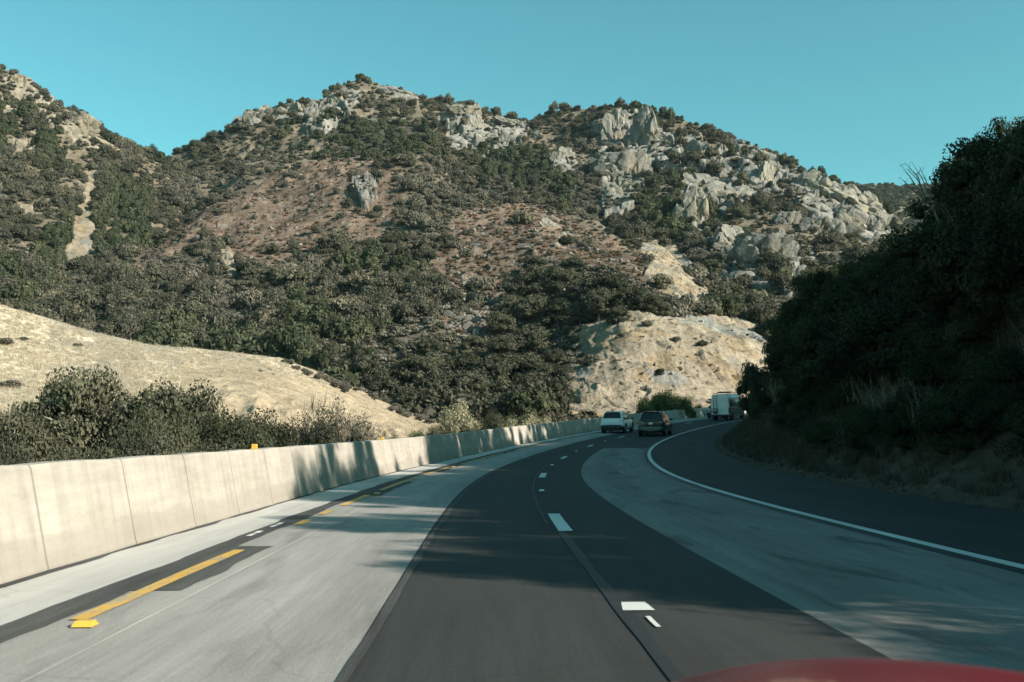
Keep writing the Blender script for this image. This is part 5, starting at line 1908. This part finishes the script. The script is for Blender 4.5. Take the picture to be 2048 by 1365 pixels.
def camper_van(s, o):
    e = empty('camper_van', tuple(road(s, o)), (math.atan(grade(s)), 0, -heading(s) - .03))
    tag(e, 'tall white camper van with rear ladder and roof rack entering the bend', 'van')
    L, W, H = 5.95, 2.02, 2.72
    y0, y1, hw = -L / 2, L / 2, W / 2

    def sec(w, zb, zt, tw):
        return [(0, zb), (w * .86, zb), (w * .97, zb + .06), (w, zb + .25), (w, 1.25), (w * .985, 1.6), (tw + (w - tw) * .35, zt - .35), (tw, zt - .10), (tw - .07, zt - .03), (tw - .22, zt), (0, zt + .03)]
    b = MB()
    b.loft([(y0, sec(hw * .97, .50, H - .03, hw * .83)), (y0 + .06, sec(hw * .99, .45, H, hw * .85)), (y0 + 1.5, sec(hw, .38, H + .01, hw * .86)), (y1 - 1.9, sec(hw, .38, H, hw * .86)), (y1 - 1.55, sec(hw, .38, H - .10, hw * .84)), (y1 - 1.2, sec(hw * .99, .38, H - .42, hw * .82)), (y1 - .75, sec(hw * .97, .40, H - 1.05, hw * .82)), (y1 - .6, sec(hw * .96, .40, 1.42, hw * .82)), (y1 - .1, sec(hw * .88, .42, 1.12, hw * .74)), (y1, sec(hw * .80, .45, .95, hw * .66))])
    b.build('body', M['van_white'], e, 38)
    # rear doors: two leaves with a dark gap, hinges and handle
    for sx in (-1, 1):
        d = MB().slab([(sx * .012, y0 - .005, .66), (sx * hw * .86, y0 - .005, .66), (sx * hw * .87, y0 - .005, 1.5), (sx * hw * .76, y0 - .005, H - .22), (sx * .012, y0 - .005, H - .20)][::-sx], (0, -1, 0), .022)
        dd = d.build('rear_door', M['van_white'], e)
        for zz in (1.0, 1.95):
            MB().box((sx * hw * .90, y0 - .03, zz), (.07, .05, .10), 0, .01).build('hinge', M['trim'], dd)
        for zz in (2.0, 2.28):
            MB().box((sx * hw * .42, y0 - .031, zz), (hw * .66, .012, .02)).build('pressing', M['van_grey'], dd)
        MB().box((sx * (hw * .955), y0 - .01, 1.05), (.10, .06, .62), 0, .02).build('tail_light', M['tail'], e)
    MB().box((.18, y0 - .04, 1.12), (.20, .03, .05), 0, .01).build('door_handle', M['trim'], e)
    MB().box((0, y0 - .05, .52), (W * .96, .20, .20), 0, .04).build('rear_bumper', M['trim'], e, 40)
    MB().box((0, y0 - .035, .72), (W * .92, .03, .17), 0, .01).build('tailgate_strip', M['van_white'], e)
    MB().box((-.52, y0 - .06, .73), (.31, .02, .15), 0, .005).build('number_plate', M['plate'], e)
    # slabs over the sides, darker grey than the body, with windows
    for sx in (-1, 1):
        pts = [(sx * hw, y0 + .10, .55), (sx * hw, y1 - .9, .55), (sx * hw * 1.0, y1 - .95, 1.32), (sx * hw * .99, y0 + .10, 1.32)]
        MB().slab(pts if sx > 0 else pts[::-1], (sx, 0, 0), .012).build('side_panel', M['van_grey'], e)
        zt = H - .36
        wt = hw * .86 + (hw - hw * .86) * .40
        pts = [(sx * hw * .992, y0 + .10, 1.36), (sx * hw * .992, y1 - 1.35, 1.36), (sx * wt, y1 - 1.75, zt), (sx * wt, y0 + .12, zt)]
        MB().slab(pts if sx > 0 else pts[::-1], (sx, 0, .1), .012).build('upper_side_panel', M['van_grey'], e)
        for ya, yb, in ((y0 + .35, y0 + 1.55), (y0 + 2.0, y0 + 3.3), (y1 - 2.1, y1 - 1.5)):
            f = lambda y_, z_: (sx * (hw * .99 + (wt - hw * .99) * (z_ - 1.4) / (zt - 1.4) + .016), y_, z_)
            pts = [f(ya, 1.45), f(yb, 1.45), f(yb - (.25 if ya > 0.5 else 0), 2.1), f(ya, 2.1)]
            MB().slab(pts if sx > 0 else pts[::-1], (sx, 0, .1), .012).build('side_window', M['glass'], e)
        b = MB().box((sx * (hw + .18), y1 - 1.35, 1.55), (.16, .12, .36), 0, .04)
        b.tube([(sx * hw, y1 - 1.35, 1.4), (sx * (hw + .14), y1 - 1.35, 1.45)], .03, 6)
        b.build('door_mirror', M['trim'], e, 40)
        for yy in (y0 + 1.15, y1 - 1.05):
            wheel(e, sx * (hw - .15), yy, .37, .25)
            MB().cyl((sx * (hw - .015), yy, .42), (1, 0, 0), .44, .06, 24).build('wheel_arch', M['trim'], e)
    # ladder on the left door, with a box strapped below it
    b = MB()
    for x in (-.66, -.28):
        b.tube([(x, y0 - .10, 1.15), (x, y0 - .12, 2.1), (x, y0 - .06, 2.62), (x, y0 + .25, 2.82)], .022, 6)
    for k in range(6):
        z = 1.3 + k * .25
        b.tube([(-.66, y0 - .11, z), (-.28, y0 - .11, z)], .018, 6)
    b.build('ladder', M['trim'], e, 40)
    bx = MB().box((-.47, y0 - .22, 1.05), (.50, .30, .55), 0, .05).build('storage_box', M['steel'], e, 40)
    MB().box((-.47, y0 - .24, .88), (.46, .34, .24), 0, .05).build('cargo_bag', M['trim'], bx, 40)
    # roof rack with a flat deck and a lamp bar
    b = MB()
    for x in (-.70, .70):
        b.tube([(x, y0 + .15, H + .14), (x, y1 - 2.0, H + .14)], .025, 6)
        for k in range(5):
            yy = y0 + .25 + k * .95
            b.tube([(x, yy, H - .05), (x, yy, H + .14)], .02, 5)
    for k in range(9):
        yy = y0 + .2 + k * .46
        b.box((0, yy, H + .15), (1.42, .09, .03))
    b.build('roof_rack', M['trim'], e)
    MB().box((.22, y0 + .9, H + .24), (1.05, 1.5, .10), 0, .02).build('solar_panel', M['trim'], e)
    MB().box((.35, y0 + .3, H + .22), (.9, .10, .10), 0, .02).build('awning', M['trim'], e)
    MB().slab([(-hw * .74, y1 - .74, 1.72), (hw * .74, y1 - .74, 1.72), (hw * .72, y1 - 1.5, H - .2), (-hw * .72, y1 - 1.5, H - .2)], (0, .75, .65), .02).build('windscreen', M['glass'], e)
    return e


camper_van(110.8, 1.75)

# ------------------------------------------------------------------ front of the red car the picture is taken from
CX = .52
red = empty('red_car', (CX, 0, 0))
tag(red, 'front of a red car with a domed bonnet at the lower right corner', 'car')


def hood_z(x, y):
    """x from the car's axis"""
    base = .722 - .209 * (y - 1.6) - .13 * (y - 1.6) ** 2
    a = abs(x)
    fall = .62 * x * x if a < .30 else .0558 + .26 * (a - .30)
    return base - fall * (1.0 if x < 0 else .72)


xs_ = np.linspace(-.76, .76, 49)
ys_ = np.linspace(.85, 2.45, 33)
V = [(x, y, hood_z(x, y)) for y in ys_ for x in xs_]
# rounded nose
for k in range(1, 6):
    t = k / 5
    V += [(x * (1 - .04 * t), 2.45 + .10 * math.sin(t * 1.57), hood_z(x, 2.45) - .16 * (1 - math.cos(t * 1.57)) - .02 * t) for x in xs_]
hm = mesh_np('bonnet', np.array(V), grid_faces(33 + 5, 49), [M['red_car']], True)
obj('bonnet', hm, red)
for sx in (-1, 1):
    b = MB()
    st = []
    for y in np.linspace(.6, 2.5, 15):
        z1 = hood_z(sx * .76, min(max(y, .85), 2.45)) - .004
        st.append([(sx * .764, y, z1), (sx * .86, y, z1 - .02), (sx * .90, y, z1 - .10), (sx * .905, y, min(.42, z1 - .16)), (sx * .88, y, .12)])
    V = [p_ for row in st for p_ in row]
    F = [tuple(q if sx < 0 else q[::-1]) for q in [(i * 5 + j, i * 5 + j + 1, (i + 1) * 5 + j + 1, (i + 1) * 5 + j) for i in range(14) for j in range(4)]]
    b.add(V, F)
    b.build('wing', M['red_car'], red, 50)
    wheel(red, sx * .80, 1.75, .27, .20)
    MB().cyl((sx * .885, 1.75, .28), (1, 0, 0), .30, .05, 24).build('wheel_arch', M['trim'], red)
    MB().box((sx * .60, 2.50, .29), (.28, .10, .10), 0, .04).build('headlight', M['clear'], red, 40)
MB().box((0, 2.50, .20), (1.70, .16, .22), 0, .06).build('front_bumper', M['red_car'], red, 40)
MB().box((0, 2.57, .24), (.8, .06, .10), 0, .02).build('grille', M['trim'], red)
MB().box((0, .74, .80), (1.44, .22, .03), 0, .01).build('wiper_cowl', M['trim'], red)
MB().box((0, 1.5, .22), (1.5, 1.8, .10), 0, .03).build('underbody', M['trim'], red)

# ------------------------------------------------------------------ thin haze in the canyon air
hz = MB().box((0, 0, 160), (12400, 12400, 330)).build('haze', bpy.data.materials.new('haze'))
hm_ = hz.data.materials[0]
hm_.use_nodes = True
hm_.node_tree.nodes.remove(hm_.node_tree.nodes['Principled BSDF'])
pv = N(hm_.node_tree, 'ShaderNodeVolumePrincipled')
pv.inputs['Color'].default_value = (.62, .86, .95, 1)
pv.inputs['Density'].default_value = .00005
pv.inputs['Anisotropy'].default_value = .1
hm_.node_tree.links.new(pv.outputs[0], [n for n in hm_.node_tree.nodes if n.type == 'OUTPUT_MATERIAL'][0].inputs['Volume'])
tag(hz, 'thin pale haze filling the canyon air', 'haze', kind='stuff')
